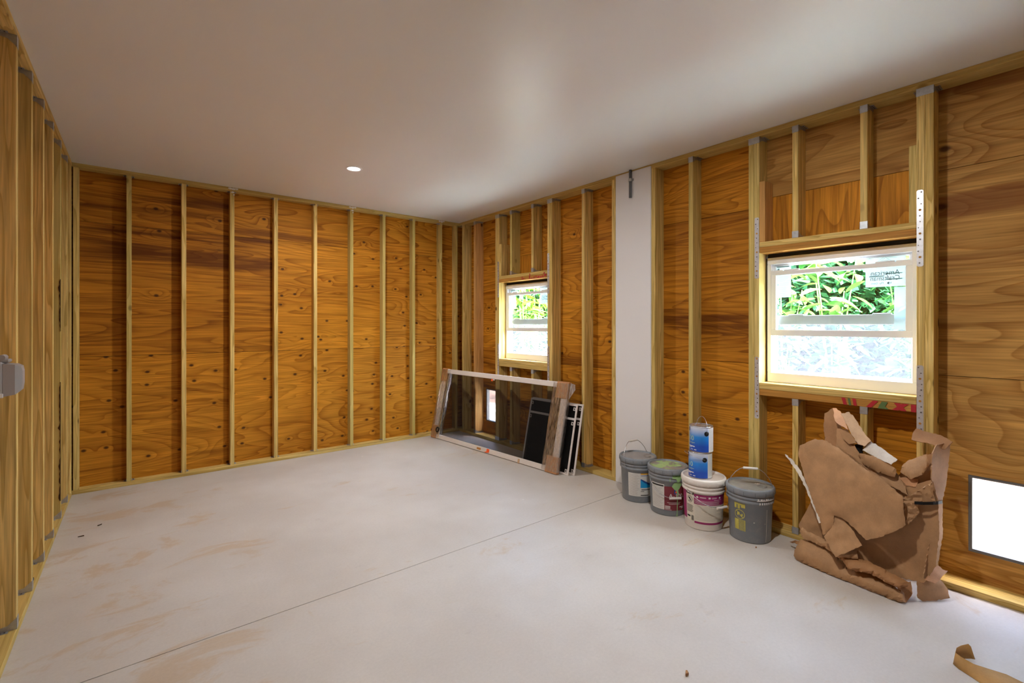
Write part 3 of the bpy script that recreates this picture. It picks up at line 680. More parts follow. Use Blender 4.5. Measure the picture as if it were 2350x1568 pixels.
    bm = B(); box(bm, x_ - 0.0002, x_, 0.296, 0.380, 0.846, 0.8545); box(bm, x_ - 0.0002, x_, 0.362, 0.377, 0.824, 0.840); box(bm, x_ - 0.0002, x_, 0.370, 0.377, 0.715, 0.724)
    rr = random.Random(3)
    for q in range(11): box(bm, x_ - 0.0002, x_, 0.30 + rr.uniform(0, 0.03), 0.36, 0.64 + q * 0.015, 0.6413 + q * 0.015)
    part('printed_lines', bm, M_print, st2)
    return r
w1 = make_window('window_1'); w1.location = (3.70, (W1[0] + W1[1]) / 2, WZ0); tag(w1, 'white vinyl window with raised sash above the cardboard', kind='structure')
w2 = copy_tree(w1); w2.name = 'window_2'; w2.location = (3.70, (W2[0] + W2[1]) / 2, WZ0); tag(w2, 'white vinyl window with raised sash above the leaning screen door', kind='structure')
for nm, v_ in (('window_3', V1), ('window_4', V2)):
    r = tag(empty(nm, (XS, 0, 0)), 'low flood vent opening with grey metal frame', kind='structure'); t = 0.016
    for (y0, y1, z0, z1) in ((v_[0], v_[1], v_[2], v_[2] + t), (v_[0], v_[1], v_[3] - t, v_[3]), (v_[0], v_[0] + t, v_[2] + t, v_[3] - t), (v_[1] - t, v_[1], v_[2] + t, v_[3] - t)):
        bm = B(); box(bm, 0.004, 0.05, y0, y1, z0, z1); part('vent_frame', bm, M_frame_grey, r)
    bm = B(); box(bm, 0.034, 0.0346, v_[0] + t, v_[1] - t, v_[2] + t, v_[3] - t); part('vent_dimming_mesh', bm, M_vent_dim, r)  # added mesh that cuts the light coming in through the opening
# ------------------------------------------------------------------ recessed ceiling lights
M_led = bpy.data.materials.new('led_lens'); M_led.use_nodes = True
_b = M_led.node_tree.nodes['Principled BSDF']; _b.inputs['Emission Color'].default_value = (1.0, 0.97, 0.93, 1); _b.inputs['Emission Strength'].default_value = 14
def ceiling_light(x, y, label, lamp='lamp'):
    r = empty('recessed_light', (x, y, H)); tag(r, label, 'ceiling light', 'recessed ceiling lights')
    bm = B(); lathe(bm, [(0.052, -0.001), (0.054, -0.005), (0.066, -0.006), (0.074, -0.003), (0.075, 0.0)], 32); part('trim_ring', bm, M_vinyl, r, smooth=True)
    bm = B(); lathe(bm, [(0.0, -0.0035), (0.040, -0.0032), (0.0535, -0.002)], 32); part('lens', bm, M_led, r)
    L = bpy.data.lights.new(lamp, 'AREA'); L.shape = 'DISK'; L.size = 0.10; L.energy = LED_POWER; L.color = (1.0, 0.97, 0.93)
    lo = bpy.data.objects.new(lamp, L); C.objects.link(lo); lo.parent = r; lo.location = (0, 0, -0.012)
ceiling_light(1.589, 4.26, 'lit round recessed light in the ceiling facing the back wall')
ceiling_light(1.772, 1.137, 'lit round recessed light in the ceiling opposite the window over the cardboard', 'lamp_offscreen')     # its glow shows at the top edge of the photograph

# ------------------------------------------------------------------ outlet cover on the left wall
oc = empty('outlet_cover', (-0.424, 2.81, 1.27)); tag(oc, 'grey weatherproof bubble cover of an outlet on the left studs', 'outlet cover')
bm = B(); box(bm, -0.001, 0.028, -0.05, 0.05, -0.075, 0.070, bev=0.006); part('back_box', bm, M_plastic_grey, oc)
bm = B()
P = [[(0.028, -0.046, -0.070), (0.028, 0.046, -0.070), (0.028, 0.046, 0.062), (0.028, -0.046, 0.062)], [(0.062, -0.044, -0.064), (0.062, 0.044, -0.064), (0.062, 0.044, 0.058), (0.062, -0.044, 0.058)], [(0.078, -0.030, -0.048), (0.078, 0.030, -0.048), (0.078, 0.030, 0.050), (0.078, -0.030, 0.050)], [(0.082, -0.026, -0.02), (0.082, 0.026, -0.02), (0.082, 0.026, 0.03), (0.082, -0.026, 0.03)]]
rings = [[bm.verts.new(p) for p in ring_] for ring_ in P]
for a, b in zip(rings[:-1], rings[1:]):
    for i in range(4): bm.faces.new((a[i], a[(i + 1) % 4], b[(i + 1) % 4], b[i]))
bm.faces.new(rings[0][::-1]); bm.faces.new(rings[-1]); bmesh.ops.recalc_face_normals(bm, faces=bm.faces)
part('bubble_lid', bm, M_plastic_grey, oc)
bm = B(); box(bm, 0.0, 0.045, -0.030, 0.030, 0.066, 0.080, bev=0.004); tube(bm, [(0.022, -0.032, 0.086), (0.022, 0.032, 0.086)], 0.012, 12); part('hinge', bm, M_plastic_grey, oc)
bm = B(); box(bm, 0.016, 0.030, -0.054, -0.046, -0.074, -0.056, bev=0.002); part('latch', bm, M_vinyl, oc)

# ------------------------------------------------------------------ leaning screen door and window screens
def leaning_frame(b0, b1, lean, hgt):
    """matrix with local x along the bottom edge, local z up the leaning panel, local y out to the room"""
    b0, b1 = Vector((*b0, 0)), Vector((*b1, 0)); ex = (b1 - b0); L = ex.length; ex.normalize()
    n_ = Vector((-ex.y, ex.x, 0));  n_ = n_ if n_.x > 0 else -n_
    ez = (n_ * lean + Vector((0, 0, math.sqrt(hgt * hgt - lean * lean)))).normalized(); ey = ez.cross(ex).normalized()
    M = Matrix((ex, ey, ez)).transposed().to_4x4(); M.translation = b0
    return M, L
Md, Ld = leaning_frame((3.125, 5.545), (3.300, 3.385), 0.20, 0.915); Wd = 0.915
sd = empty('screen_door'); sd.matrix_world = Md; tag(sd, 'large white framed screen door lying on its side with wrapped ends against the studs', 'screen door')
fw, ft = 0.058, 0.026
lift = 0.004
bm = B(); box(bm, 0.0, Ld, -ft / 2, ft / 2, lift, fw, bev=0.003); part('rail', bm, M_alu, sd)
bm = B(); box(bm, 0.0, Ld, -ft / 2, ft / 2, Wd - fw, Wd, bev=0.003); part('rail', bm, M_alu, sd)
for a in (0.0, Ld - 0.075):
    bm = B(); box(bm, a, a + 0.075, -ft / 2 + 0.001, ft / 2 - 0.001, fw, Wd - fw, bev=0.003); part('stile', bm, M_alu, sd)
bm = B(); box(bm, 0.07, Ld - 0.07, -0.0006, 0.0006, fw - 0.005, Wd - fw + 0.005); part('screen_mesh', bm, M_mesh, sd)
yr = 1 if (Md.to_3x3() @ Vector((0, 1, 0))).x < 0 else -1      # side of the panel that faces the room
def corner_card(x0, x1, z0, z1):
    bm = B(); box(bm, x0, x1, -ft / 2 - 0.010, ft / 2 + 0.010, z0, z1, bev=0.004); return part('corner_protector', bm, M_card_o, sd)
for (x0, x1) in ((-0.020, 0.085), (Ld - 0.145, Ld + 0.012)):
    corner_card(x0, x1, 0.0, 0.165); corner_card(x0, x1, Wd - 0.165, Wd + 0.006)
def wrap(x0, x1, seed):
    rnd = random.Random(seed); bm = B(); n, m_ = 30, 26
    per = [(x0, -1), (x1, -1), (x1, 1), (x0, 1)]
    pts = []
    for i in range(4):
        a, b = per[i], per[(i + 1) % 4]
        k = 14 if i % 2 == 0 else 3
        for q in range(k): pts.append((a[0] + (b[0] - a[0]) * q / k, a[1] + (b[1] - a[1]) * q / k))
    rows = []
    off = [rnd.uniform(0.0, 0.006) for _ in pts]
    for j in range(m_ + 1):
        z = 0.02 + (Wd - 0.03) * j / m_; row = []
        for i, (x, s) in enumerate(pts):
            y = s * (ft / 2 + 0.0125 + off[i] + 0.003 * noise.noise(Vector((x * 40, z * 5, seed))))
            row.append(bm.verts.new((x + 0.004 * noise.noise(Vector((i, z * 4, seed))), y, z)))
        rows.append(row)
    for j in range(m_):
        for i in range(len(pts)): bm.faces.new((rows[j][i], rows[j][(i + 1) % len(pts)], rows[j + 1][(i + 1) % len(pts)], rows[j + 1][i]))
    return part('stretch_wrap', bm, M_wrap, sd, smooth=True)
wrap(-0.024, 0.155, 1); wrap(Ld - 0.185, Ld + 0.016, 2)
# a torn ear of wrap at the top corner
bm = B(); prism(bm, [(Ld + 0.012, 0, Wd), (Ld + 0.055, yr * -0.03, Wd - 0.01), (Ld + 0.06, yr * -0.035, Wd - 0.06), (Ld + 0.02, 0, Wd - 0.17)], (0, 0.001, 0)); part('stretch_wrap', bm, M_wrap, sd)
yf = yr * (ft / 2 + 0.001)
bm = B(); lathe(bm, [(0.022, -0.006), (0.034, -0.006), (0.036, 0.0), (0.034, 0.006), (0.022, 0.006), (0.022, -0.006)], 20); bm.transform(Matrix.Translation((0.115, yr * 0.03, 0.115)) @ Matrix.Rotation(PI / 2, 4, 'X')); part('roller', bm, M_black, sd)
bm = B(); box(bm, 1.105, 1.150, yf - 0.0015, yf + 0.0015, 0.018, 0.055); prism(bm, [(1.07, yf, 0.016), (1.15, yf, 0.03), (1.15, yf, 0.018), (1.10, yf, 0.008)], (0, yr * 0.004, 0)); part('orange_tag', bm, M_orange_tag, sd)
bm = B(); box(bm, 0.93, 1.00, yf - 0.0012, yf + 0.0012, 0.020, 0.042); part('tan_tag', bm, M_tan_tag, sd)
bm = B(); box(bm, 0.985, 1.015, yf - 0.003, yf + 0.001, Wd - fw - 0.026, Wd - fw - 0.002); part('orange_tag', bm, M_orange_tag, sd)
bm = B(); box(bm, 1.015, 1.045, yf - 0.003, yf + 0.001, Wd - fw - 0.014, Wd - fw - 0.002); part('latch_tab', bm, M_alu, sd)
bm = B(); box(bm, 1.62, 1.65, yf - 0.001, yf + 0.006, 0.0, 0.045, bev=0.002); part('latch_tab', bm, M_card_l, sd)
def screen(b0, b1, lean, hgt, label, grp):
    Ms, Ls = leaning_frame(b0, b1, lean, hgt); r = empty('window_screen'); r.matrix_world = Ms; tag(r, label, 'window screen', grp)
    e = 0.020; t = 0.010; s_ = 1 if (Ms.to_3x3() @ Vector((0, 1, 0))).x < 0 else -1
    for (x0, x1, z0, z1) in ((0, Ls, 0, e), (0, Ls, hgt - e, hgt), (0, e, e, hgt - e), (Ls - e, Ls, e, hgt - e)):
        bm = B(); box(bm, x0, x1, -t / 2, t / 2, z0, z1, bev=0.002); part('frame_bar', bm, M_alu, r)
    bm = B(); box(bm, e, Ls - e, -t / 2 + 0.001, t / 2 - 0.001, hgt * 0.77, hgt * 0.77 + 0.022); part('cross_bar', bm, M_alu, r)
    bm = B(); box(bm, e - 0.004, Ls - e + 0.004, -0.0005, 0.0005, e - 0.004, hgt - e + 0.004); part('screen_mesh', bm, M_mesh2, r)
    for (x, z) in ((Ls - e - 0.014, hgt - e - 0.030), (Ls - e - 0.014, hgt * 0.77 - 0.034), (e + 0.014, hgt * 0.77 - 0.034), (Ls - e - 0.014, e + 0.02), (e + 0.014, hgt - e - 0.03)):
        bm = B()
        for (a, b, c, d) in ((-0.012, 0.012, -0.016, -0.010), (-0.012, 0.012, 0.010, 0.016), (-0.012, -0.007, -0.010, 0.010), (0.007, 0.012, -0.010, 0.010)): box(bm, x + a, x + b, s_ * (t / 2) - 0.0015, s_ * (t / 2) + 0.0015, z + c, z + d)
        part('pull_tab', bm, M_alu, r)
    return r
screen((3.308, 3.935), (3.362, 3.285), 0.155, 0.70, 'white framed black window screen standing directly behind the screen door', 'window screens behind the screen door')
screen((3.352, 3.945), (3.412, 3.245), 0.145, 0.70, 'white framed black window screen between the other screen and the studs', 'window screens behind the screen door')

# ------------------------------------------------------------------ paint buckets and cans
def wrap_pts(a, z, rfun, th0, eps): r_ = rfun(z) + eps; t = th0 + math.radians(a); return (r_ * math.cos(t), r_ * math.sin(t), z)
def cyl_patch(bm, a0, a1, z0, z1, rfun, th0, eps, mi=0, na=None, nz=3):
    na = na or max(2, int(abs(a1 - a0) / 5)); V = [[bm.verts.new(wrap_pts(a0 + (a1 - a0) * i / na, z0 + (z1 - z0) * j / nz, rfun, th0, eps)) for i in range(na + 1)] for j in range(nz + 1)]
    for j in range(nz):
        for i in range(na): bm.faces.new((V[j][i], V[j][i + 1], V[j + 1][i + 1], V[j + 1][i])).material_index = mi
def cyl_poly(bm, pts, rfun, th0, eps, mi=0, sp=6):
    """polygon in (degrees, metres*1000)"""
    vs_, fs, _ = cdt_poly(pts, sp); V = [bm.verts.new(wrap_pts(p.x, p.y / 1000, rfun, th0, eps)) for p in vs_]
    for f_ in fs: bm.faces.new([V[i] for i in f_]).material_index = mi
def cyl_text(s_, size, a, z, rfun, th0, eps, mat, parent, align='LEFT', rot=False, name='lettering'):
    me = text_mesh(s_, size, align); bm = B(); bm.from_mesh(me); bpy.data.meshes.remove(me)
    bmesh.ops.subdivide_edges(bm, edges=[e for e in bm.edges if e.calc_length() > 0.02], cuts=2)
    for v_ in bm.verts:
        x, y = (v_.co.x, v_.co.y) if not rot else (-v_.co.y, v_.co.x)
        v_.co = Vector(wrap_pts(a + math.degrees(x / rfun(z)), z + y, rfun, th0, eps))
    return part(name, bm, mat, parent)
def cyl_lines(bm, a0, a1, z0, z1, n, rfun, th0, eps, rnd, h_=0.0018, mi=0, short=0.3):
    for q in range(n):
        z = z1 - (q + 0.5) * (z1 - z0) / n; cyl_patch(bm, a0, a1 - (a1 - a0) * rnd.uniform(0, short), z - h_ / 2, z + h_ / 2, rfun, th0, eps, mi, nz=1)
RB = lambda z: 0.1300 + 0.0115 * min(z, 0.33) / 0.27
def make_bucket(loc, mat, lidmat, label, handle, name='paint_bucket'):
    r = empty(name, (*loc, 0)); tag(r, label, 'bucket', 'five-gallon buckets along the wall')
    th0 = math.atan2(-loc[1], -loc[0])
    bm = B(); lathe(bm, [(0.0, 0.004), (0.120, 0.004), (0.124, 0.0), (0.1285, 0.002), (0.1305, 0.008), (0.1415, 0.268), (0.150, 0.272), (0.1505, 0.286), (0.1435, 0.291), (0.1435, 0.297), (0.1505, 0.301), (0.151, 0.314), (0.144, 0.319), (0.144, 0.340)], 56); body = part('pail_body', bm, mat, r, smooth=False)
    for p_ in body.data.polygons: p_.use_smooth = True
    bm = B(); lathe(bm, [(0.149, 0.322), (0.1555, 0.326), (0.158, 0.345), (0.1565, 0.362), (0.151, 0.3695), (0.143, 0.3695), (0.139, 0.362), (0.137, 0.3585), (0.09, 0.3590), (0.0, 0.3590)], 56); lid = part('lid', bm, [mat, lidmat], r)
    for p_ in lid.data.polygons:
        p_.use_smooth = True
        if p_.center.z < 0.3600 and math.hypot(p_.center.x, p_.center.y) < 0.138: p_.material_index = 1
    bm = B()
    for k in range(14):
        t = th0 + 2 * PI * k / 14 + 0.2; c, s = math.cos(t), math.sin(t); M = Matrix.Translation((0.1572 * c, 0.1572 * s, 0.341)) @ Matrix.Rotation(t, 4, 'Z')
        b2 = B(); box(b2, -0.004, 0.0015, -0.0018, 0.0018, -0.014, 0.012); b2.transform(M); m2 = mesh(b2); bm.from_mesh(m2); bpy.data.meshes.remove(m2)
    tag(part('tear_tab', bm, M_pvc if mat is M_pail else M_grip, lid), kind='stuff')
    if name == 'paint_bucket' and lidmat is not M_lid_w:
        bm = B(); lathe(bm, [(0.030, 0.3592), (0.030, 0.364), (0.026, 0.3665), (0.024, 0.363), (0.0, 0.363)], 24); bm.transform(Matrix.Translation((0.075 * math.cos(th0 + 1.6), 0.075 * math.sin(th0 + 1.6), 0))); part('spout_cap', bm, lidmat, lid, smooth=True)
    a0, kind, amp, lean = handle      # pivot angle (deg from the camera-facing side), posture
    tp = th0 + math.radians(a0); ax = Vector((math.cos(tp), math.sin(tp), 0)); nn = Vector((-math.sin(tp), math.cos(tp), 0)); zp = 0.282
    if kind == 'up': dr = Vector((0, 0, 1)) * math.cos(lean) + nn * math.sin(lean)
    else: dr = nn * math.cos(lean) - Vector((0, 0, 1)) * math.sin(lean)
    pts = []; R_ = 0.1535
    for k in range(33):
        s = PI * k / 32; e = abs(math.sin(s)) ** 0.72
        pts.append(ax * (R_ * math.cos(s)) + dr * (amp * e) + Vector((0, 0, zp)))
    if kind == 'up':   # a bail stands with straighter legs
        pts = [ax * (R_ * c) + dr * (amp * e) + Vector((0, 0, zp)) for c, e in ((1, 0), (0.985, 0.18), (0.93, 0.42), (0.80, 0.66), (0.62, 0.84), (0.44, 0.955), (0.30, 1.0), (0, 1.0), (-0.30, 1.0), (-0.44, 0.955), (-0.62, 0.84), (-0.80, 0.66), (-0.93, 0.42), (-0.985, 0.18), (-1, 0))]
    bm = B(); tube(bm, pts, 0.0025, 6); h_ = part('bail_handle', bm, M_wire, r, smooth=True)
    mid = pts[len(pts) // 2]; bm = B()
    tube(bm, [mid - ax * 0.046, mid + ax * 0.046], 0.0085, 10); part('grip', bm, M_grip, h_)
    for s in (-1, 1):
        bm = B(); lathe(bm, [(0.0, 0.004), (0.008, 0.004), (0.012, 0.0)], 12); bm.transform(Matrix.Translation(ax * (s * 0.150) + Vector((0, 0, zp))) @ (Vector((0, 0, 1)).rotation_difference(ax * s)).to_matrix().to_4x4()); part('handle_boss', bm, mat, r)
    return r, th0
rn = random.Random(9)
# 1: grey, white label with a blue swoosh
b1, t1 = make_bucket((3.410, 2.498), M_pail, M_lid_dust, 'grey paint bucket with dusty lid at the white pier, blue and white label', (-42, 'up', 0.205, -0.28))
bm = B(); cyl_patch(bm, -34, 62, 0.055, 0.250, RB, t1, 0.0006); lab = part('label', bm, M_lab_w, b1)
bm = B(); cyl_poly(bm, [(9, 128), (62, 128), (62, 205), (40, 165), (22, 172), (9, 196)], RB, t1, 0.0010); part('blue_print', bm, M_cyan, lab)
bm = B(); cyl_poly(bm, [(9, 196), (22, 172), (40, 150), (62, 140), (62, 152), (40, 166), (24, 186), (10, 204)], RB, t1, 0.0014); cyl_patch(bm, 9.5, 62, 0.228, 0.232, RB, t1, 0.0008); part('navy_print', bm, M_navy, lab)
bm = B(); cyl_patch(bm, 9, 62, 0.240, 0.250, RB, t1, 0.0010, nz=1); part('amber_print', bm, M_yel, lab)
bm = B(); cyl_lines(bm, -31, 6, 0.062, 0.242, 24, RB, t1, 0.0010, rn); part('small_print', bm, M_grey_txt, lab)
bm = B(); cyl_patch(bm, 12, 55, 0.110, 0.116, RB, t1, 0.001, nz=1); cyl_patch(bm, 10, 22, 0.096, 0.100, RB, t1, 0.001, nz=1); cyl_patch(bm, 10, 40, 0.062, 0.069, RB, t1, 0.001, nz=1); part('bold_print', bm, M_black_print, lab)
# 2: grey, maroon label, green paint
b2_, t2 = make_bucket((3.366, 2.178), M_pail, M_lid_green, 'grey paint bucket with maroon label, lid and side splashed with green paint', (-68, 'down', 0.20, 0.74))
bm = B(); cyl_patch(bm, -58, -11, 0.050, 0.248, RB, t2, 0.0006); lab = part('label', bm, M_lab_w, b2_)
bm = B(); cyl_patch(bm, -11, 58, 0.046, 0.234, RB, t2, 0.0007); lab2 = part('label', bm, M_maroon, b2_)
bm = B(); cyl_lines(bm, -55, -14, 0.058, 0.222, 22, RB, t2, 0.0010, rn); part('small_print', bm, M_grey_txt, lab)
bm = B(); cyl_patch(bm, -56, -13, 0.229, 0.241, RB, t2, 0.001, nz=1); part('bold_print', bm, M_black_print, lab)
cyl_text('A-100', 0.046, 3, 0.146, RB, t2, 0.0012, M_white_txt, lab2)
bm = B(); cyl_patch(bm, 20, 31, 0.176, 0.212, RB, t2, 0.0011); part('blue_emblem', bm, M_navy, lab2); bm = B(); cyl_poly(bm, [(23, 186), (27, 182), (30, 192), (27, 203), (24, 198)], RB, t2, 0.0014, sp=4); part('red_emblem', bm, M_orange_tag, lab2)
bm = B(); cyl_patch(bm, -2, 44, 0.1065, 0.1095, RB, t2, 0.001, nz=1); cyl_patch(bm, 3, 40, 0.096, 0.0985, RB, t2, 0.001, nz=1)
for q in range(3): cyl_patch(bm, -9, 8, 0.077 - q * 0.009, 0.082 - q * 0.009, RB, t2, 0.001, nz=1)
cyl_patch(bm, -9, 12, 0.050, 0.0525, RB, t2, 0.001, nz=1); cyl_patch(bm, 40, 56, 0.070, 0.076, RB, t2, 0.001, nz=1); cyl_patch(bm, 47, 56, 0.060, 0.065, RB, t2, 0.001, nz=1); part('small_print', bm, M_white_txt, lab2)
RBo = lambda z: (0.1512 if 0.2715 < z < 0.3165 else RB(z)) if z < 0.322 else 0.1585
bm = B(); cyl_poly(bm, [(14, 322), (52, 322), (52, 300), (40, 296), (34, 270), (46, 255), (40, 225), (33, 205), (36, 175), (30, 168), (27, 200), (20, 212), (12, 235), (18, 262), (28, 272), (24, 296), (12, 300)], RBo, t2, 0.0016, sp=4)
cyl_poly(bm, [(29.5, 170), (33, 170), (32.5, 20), (34, 3), (27, 3), (30, 20)], RB, t2, 0.0018, sp=4); cyl_poly(bm, [(5, 276), (8, 276), (7.5, 300), (5.5, 300)], RBo, t2, 0.0018, sp=4); part('green_paint_drip', bm, M_green_paint, b2_)
# 3: white, magenta label
b3, t3 = make_bucket((3.335, 1.857), M_pail_w, M_lid_w, 'white bucket with magenta and cream label carrying two blue paint cans', (-46, 'down', 0.200, 0.50))
bm = B(); cyl_patch(bm, -27, 84, 0.048, 0.262, RB, t3, 0.0006); lab = part('label', bm, M_lab_c, b3)
bm = B(); cyl_patch(bm, -56, -27.5, 0.056, 0.272, RB, t3, 0.0006); lab3 = part('label', bm, M_lab_c, b3)
bm = B(); cyl_patch(bm, -88, -56.5, 0.062, 0.276, RB, t3, 0.0006); part('label', bm, M_magenta, b3)
bm = B(); cyl_patch(bm, -27, 84, 0.188, 0.262, RB, t3, 0.0009); part('magenta_print', bm, M_magenta, lab); bm = B(); cyl_patch(bm, -27, 84, 0.048, 0.063, RB, t3, 0.0009); part('magenta_print', bm, M_magenta, lab)
bm = B(); cyl_lines(bm, -25, 60, 0.074, 0.182, 13, RB, t3, 0.0010, rn, short=0.45); cyl_lines(bm, 64, 82, 0.09, 0.16, 7, RB, t3, 0.001, rn, 0.003); part('small_print', bm, M_grey_txt, lab)
bm = B()
for a_ in (-17, 17, 50): cyl_poly(bm, [(a_ + 5 * math.cos(k * PI / 5) * (1 if k % 2 == 0 else 0.45), 243 + 10 * math.sin(k * PI / 5) * (1 if k % 2 == 0 else 0.45)) for k in range(10)], RB, t3, 0.0012, sp=9)
cyl_lines(bm, -10, 8, 0.238, 0.248, 2, RB, t3, 0.0012, rn, 0.002, short=0.1); cyl_lines(bm, 24, 40, 0.238, 0.248, 2, RB, t3, 0.0012, rn, 0.002, short=0.1); cyl_patch(bm, 30, 56, 0.2265, 0.2285, RB, t3, 0.0012, nz=1); cyl_lines(bm, -26, 55, 0.191, 0.222, 5, RB, t3, 0.0012, rn, 0.0012, short=0.1); part('white_print', bm, M_white_txt, lab)
bm = B(); cyl_patch(bm, -55, -28, 0.250, 0.272, RB, t3, 0.0009)
for q in range(18): cyl_patch(bm, -37 + (q % 9) * 0.9, -36.5 + (q % 9) * 0.9, 0.062, 0.098, RB, t3, 0.0010, na=1, nz=1)
cyl_lines(bm, -54, -30, 0.118, 0.175, 9, RB, t3, 0.001, rn, 0.0028, short=0.15); cyl_patch(bm, -54, -41, 0.082, 0.094, RB, t3, 0.001, nz=1)
for k in range(24):
    a, c = 2 * PI * k / 24, 2 * PI * (k + 1) / 24; cyl_poly(bm, [(-42 + 9.5 * math.cos(a), 214 + 24 * math.sin(a)), (-42 + 9.5 * math.cos(c), 214 + 24 * math.sin(c)), (-42 + 8.5 * math.cos(c), 214 + 21.5 * math.sin(c)), (-42 + 8.5 * math.cos(a), 214 + 21.5 * math.sin(a))], RB, t3, 0.001, sp=20)
cyl_poly(bm, [(-46, 230), (-41, 226), (-38, 214), (-36, 203), (-39, 200), (-41, 208), (-44, 214), (-47, 222)], RB, t3, 0.001, sp=9); cyl_poly(bm, [(-46, 203), (-42, 203), (-42, 197), (-46, 197)], RB, t3, 0.001, sp=9); part('bold_print', bm, M_black_print, lab3)
bm = B(); cyl_patch(bm, -51, -31, 0.258, 0.267, RB, t3, 0.0012, nz=1); part('white_print', bm, M_white_txt, lab3)
# 4: grey with yellow stencil
b4, t4 = make_bucket((3.402, 1.546), M_pail, M_lid_white, 'grey bucket with yellow stencil on its side and white drips under the lid', (-78, 'up', 0.20, 0.05))
bm = B()
for k in range(28):
    a, c = 2 * PI * k / 28, 2 * PI * (k + 1) / 28; cyl_poly(bm, [(-27.5 + 14.5 * math.cos(a), 188 + 33 * math.sin(a)), (-27.5 + 14.5 * math.cos(c), 188 + 33 * math.sin(c)), (-27.5 + 12.6 * math.cos(c), 188 + 28.5 * math.sin(c)), (-27.5 + 12.6 * math.cos(a), 188 + 28.5 * math.sin(a))], RB, t4, 0.0008, sp=20)
cyl_poly(bm, [(-38, 208), (-36, 212), (-17, 168), (-19, 164)], RB, t4, 0.0008, sp=8)
cyl_poly(bm, [(-36, 190), (-31, 204), (-27, 200), (-29, 186), (-33, 176)], RB, t4, 0.0008, sp=8); cyl_poly(bm, [(-24, 186), (-20, 196), (-18, 184), (-22, 174)], RB, t4, 0.0008, sp=8)
cyl_patch(bm, -43, -12, 0.252, 0.264, RB, t4, 0.0008, nz=1); cyl_patch(bm, -43, -36, 0.226, 0.252, RB, t4, 0.0008); cyl_patch(bm, -33, -26, 0.226, 0.252, RB, t4, 0.0008); cyl_patch(bm, -23, -12, 0.236, 0.252, RB, t4, 0.0008)
cyl_patch(bm, -43, -30, 0.080, 0.152, RB, t4, 0.0008)
for q in range(9): cyl_patch(bm, -29, -13, 0.078 + q * 0.0085, 0.083 + q * 0.0085, RB, t4, 0.0008, nz=1)
cyl_patch(bm, -14, -12, 0.076, 0.152, RB, t4, 0.0008); part('stencil', bm, M_gold, b4)
bm = B()
for q in range(8): a_ = 22 + q * 6.2 + (2 if q > 4 else 0); cyl_patch(bm, a_, a_ + 2.6, 0.268, 0.289, RBo, t4, 0.0016)
for q in range(6): a_ = 18 + q * 7; cyl_patch(bm, a_, a_ + (5 if q % 2 else 3), 0.300, 0.318 - 0.004 * (q % 3), RBo, t4, 0.0016)
cyl_poly(bm, [(14, 298), (70, 300), (66, 306), (18, 305)], RBo, t4, 0.0018, sp=5); cyl_patch(bm, 46.5, 47.6, 0.012, 0.235, RB, t4, 0.001); cyl_poly(bm, [(8, 146), (11, 144), (13, 148), (10, 151)], RB, t4, 0.001, sp=4); cyl_poly(bm, [(40, 138), (42, 137), (43, 140), (41, 142)], RB, t4, 0.001, sp=4); part('white_paint_drip', bm, M_white_paint, b4)
RC = lambda z: 0.0822
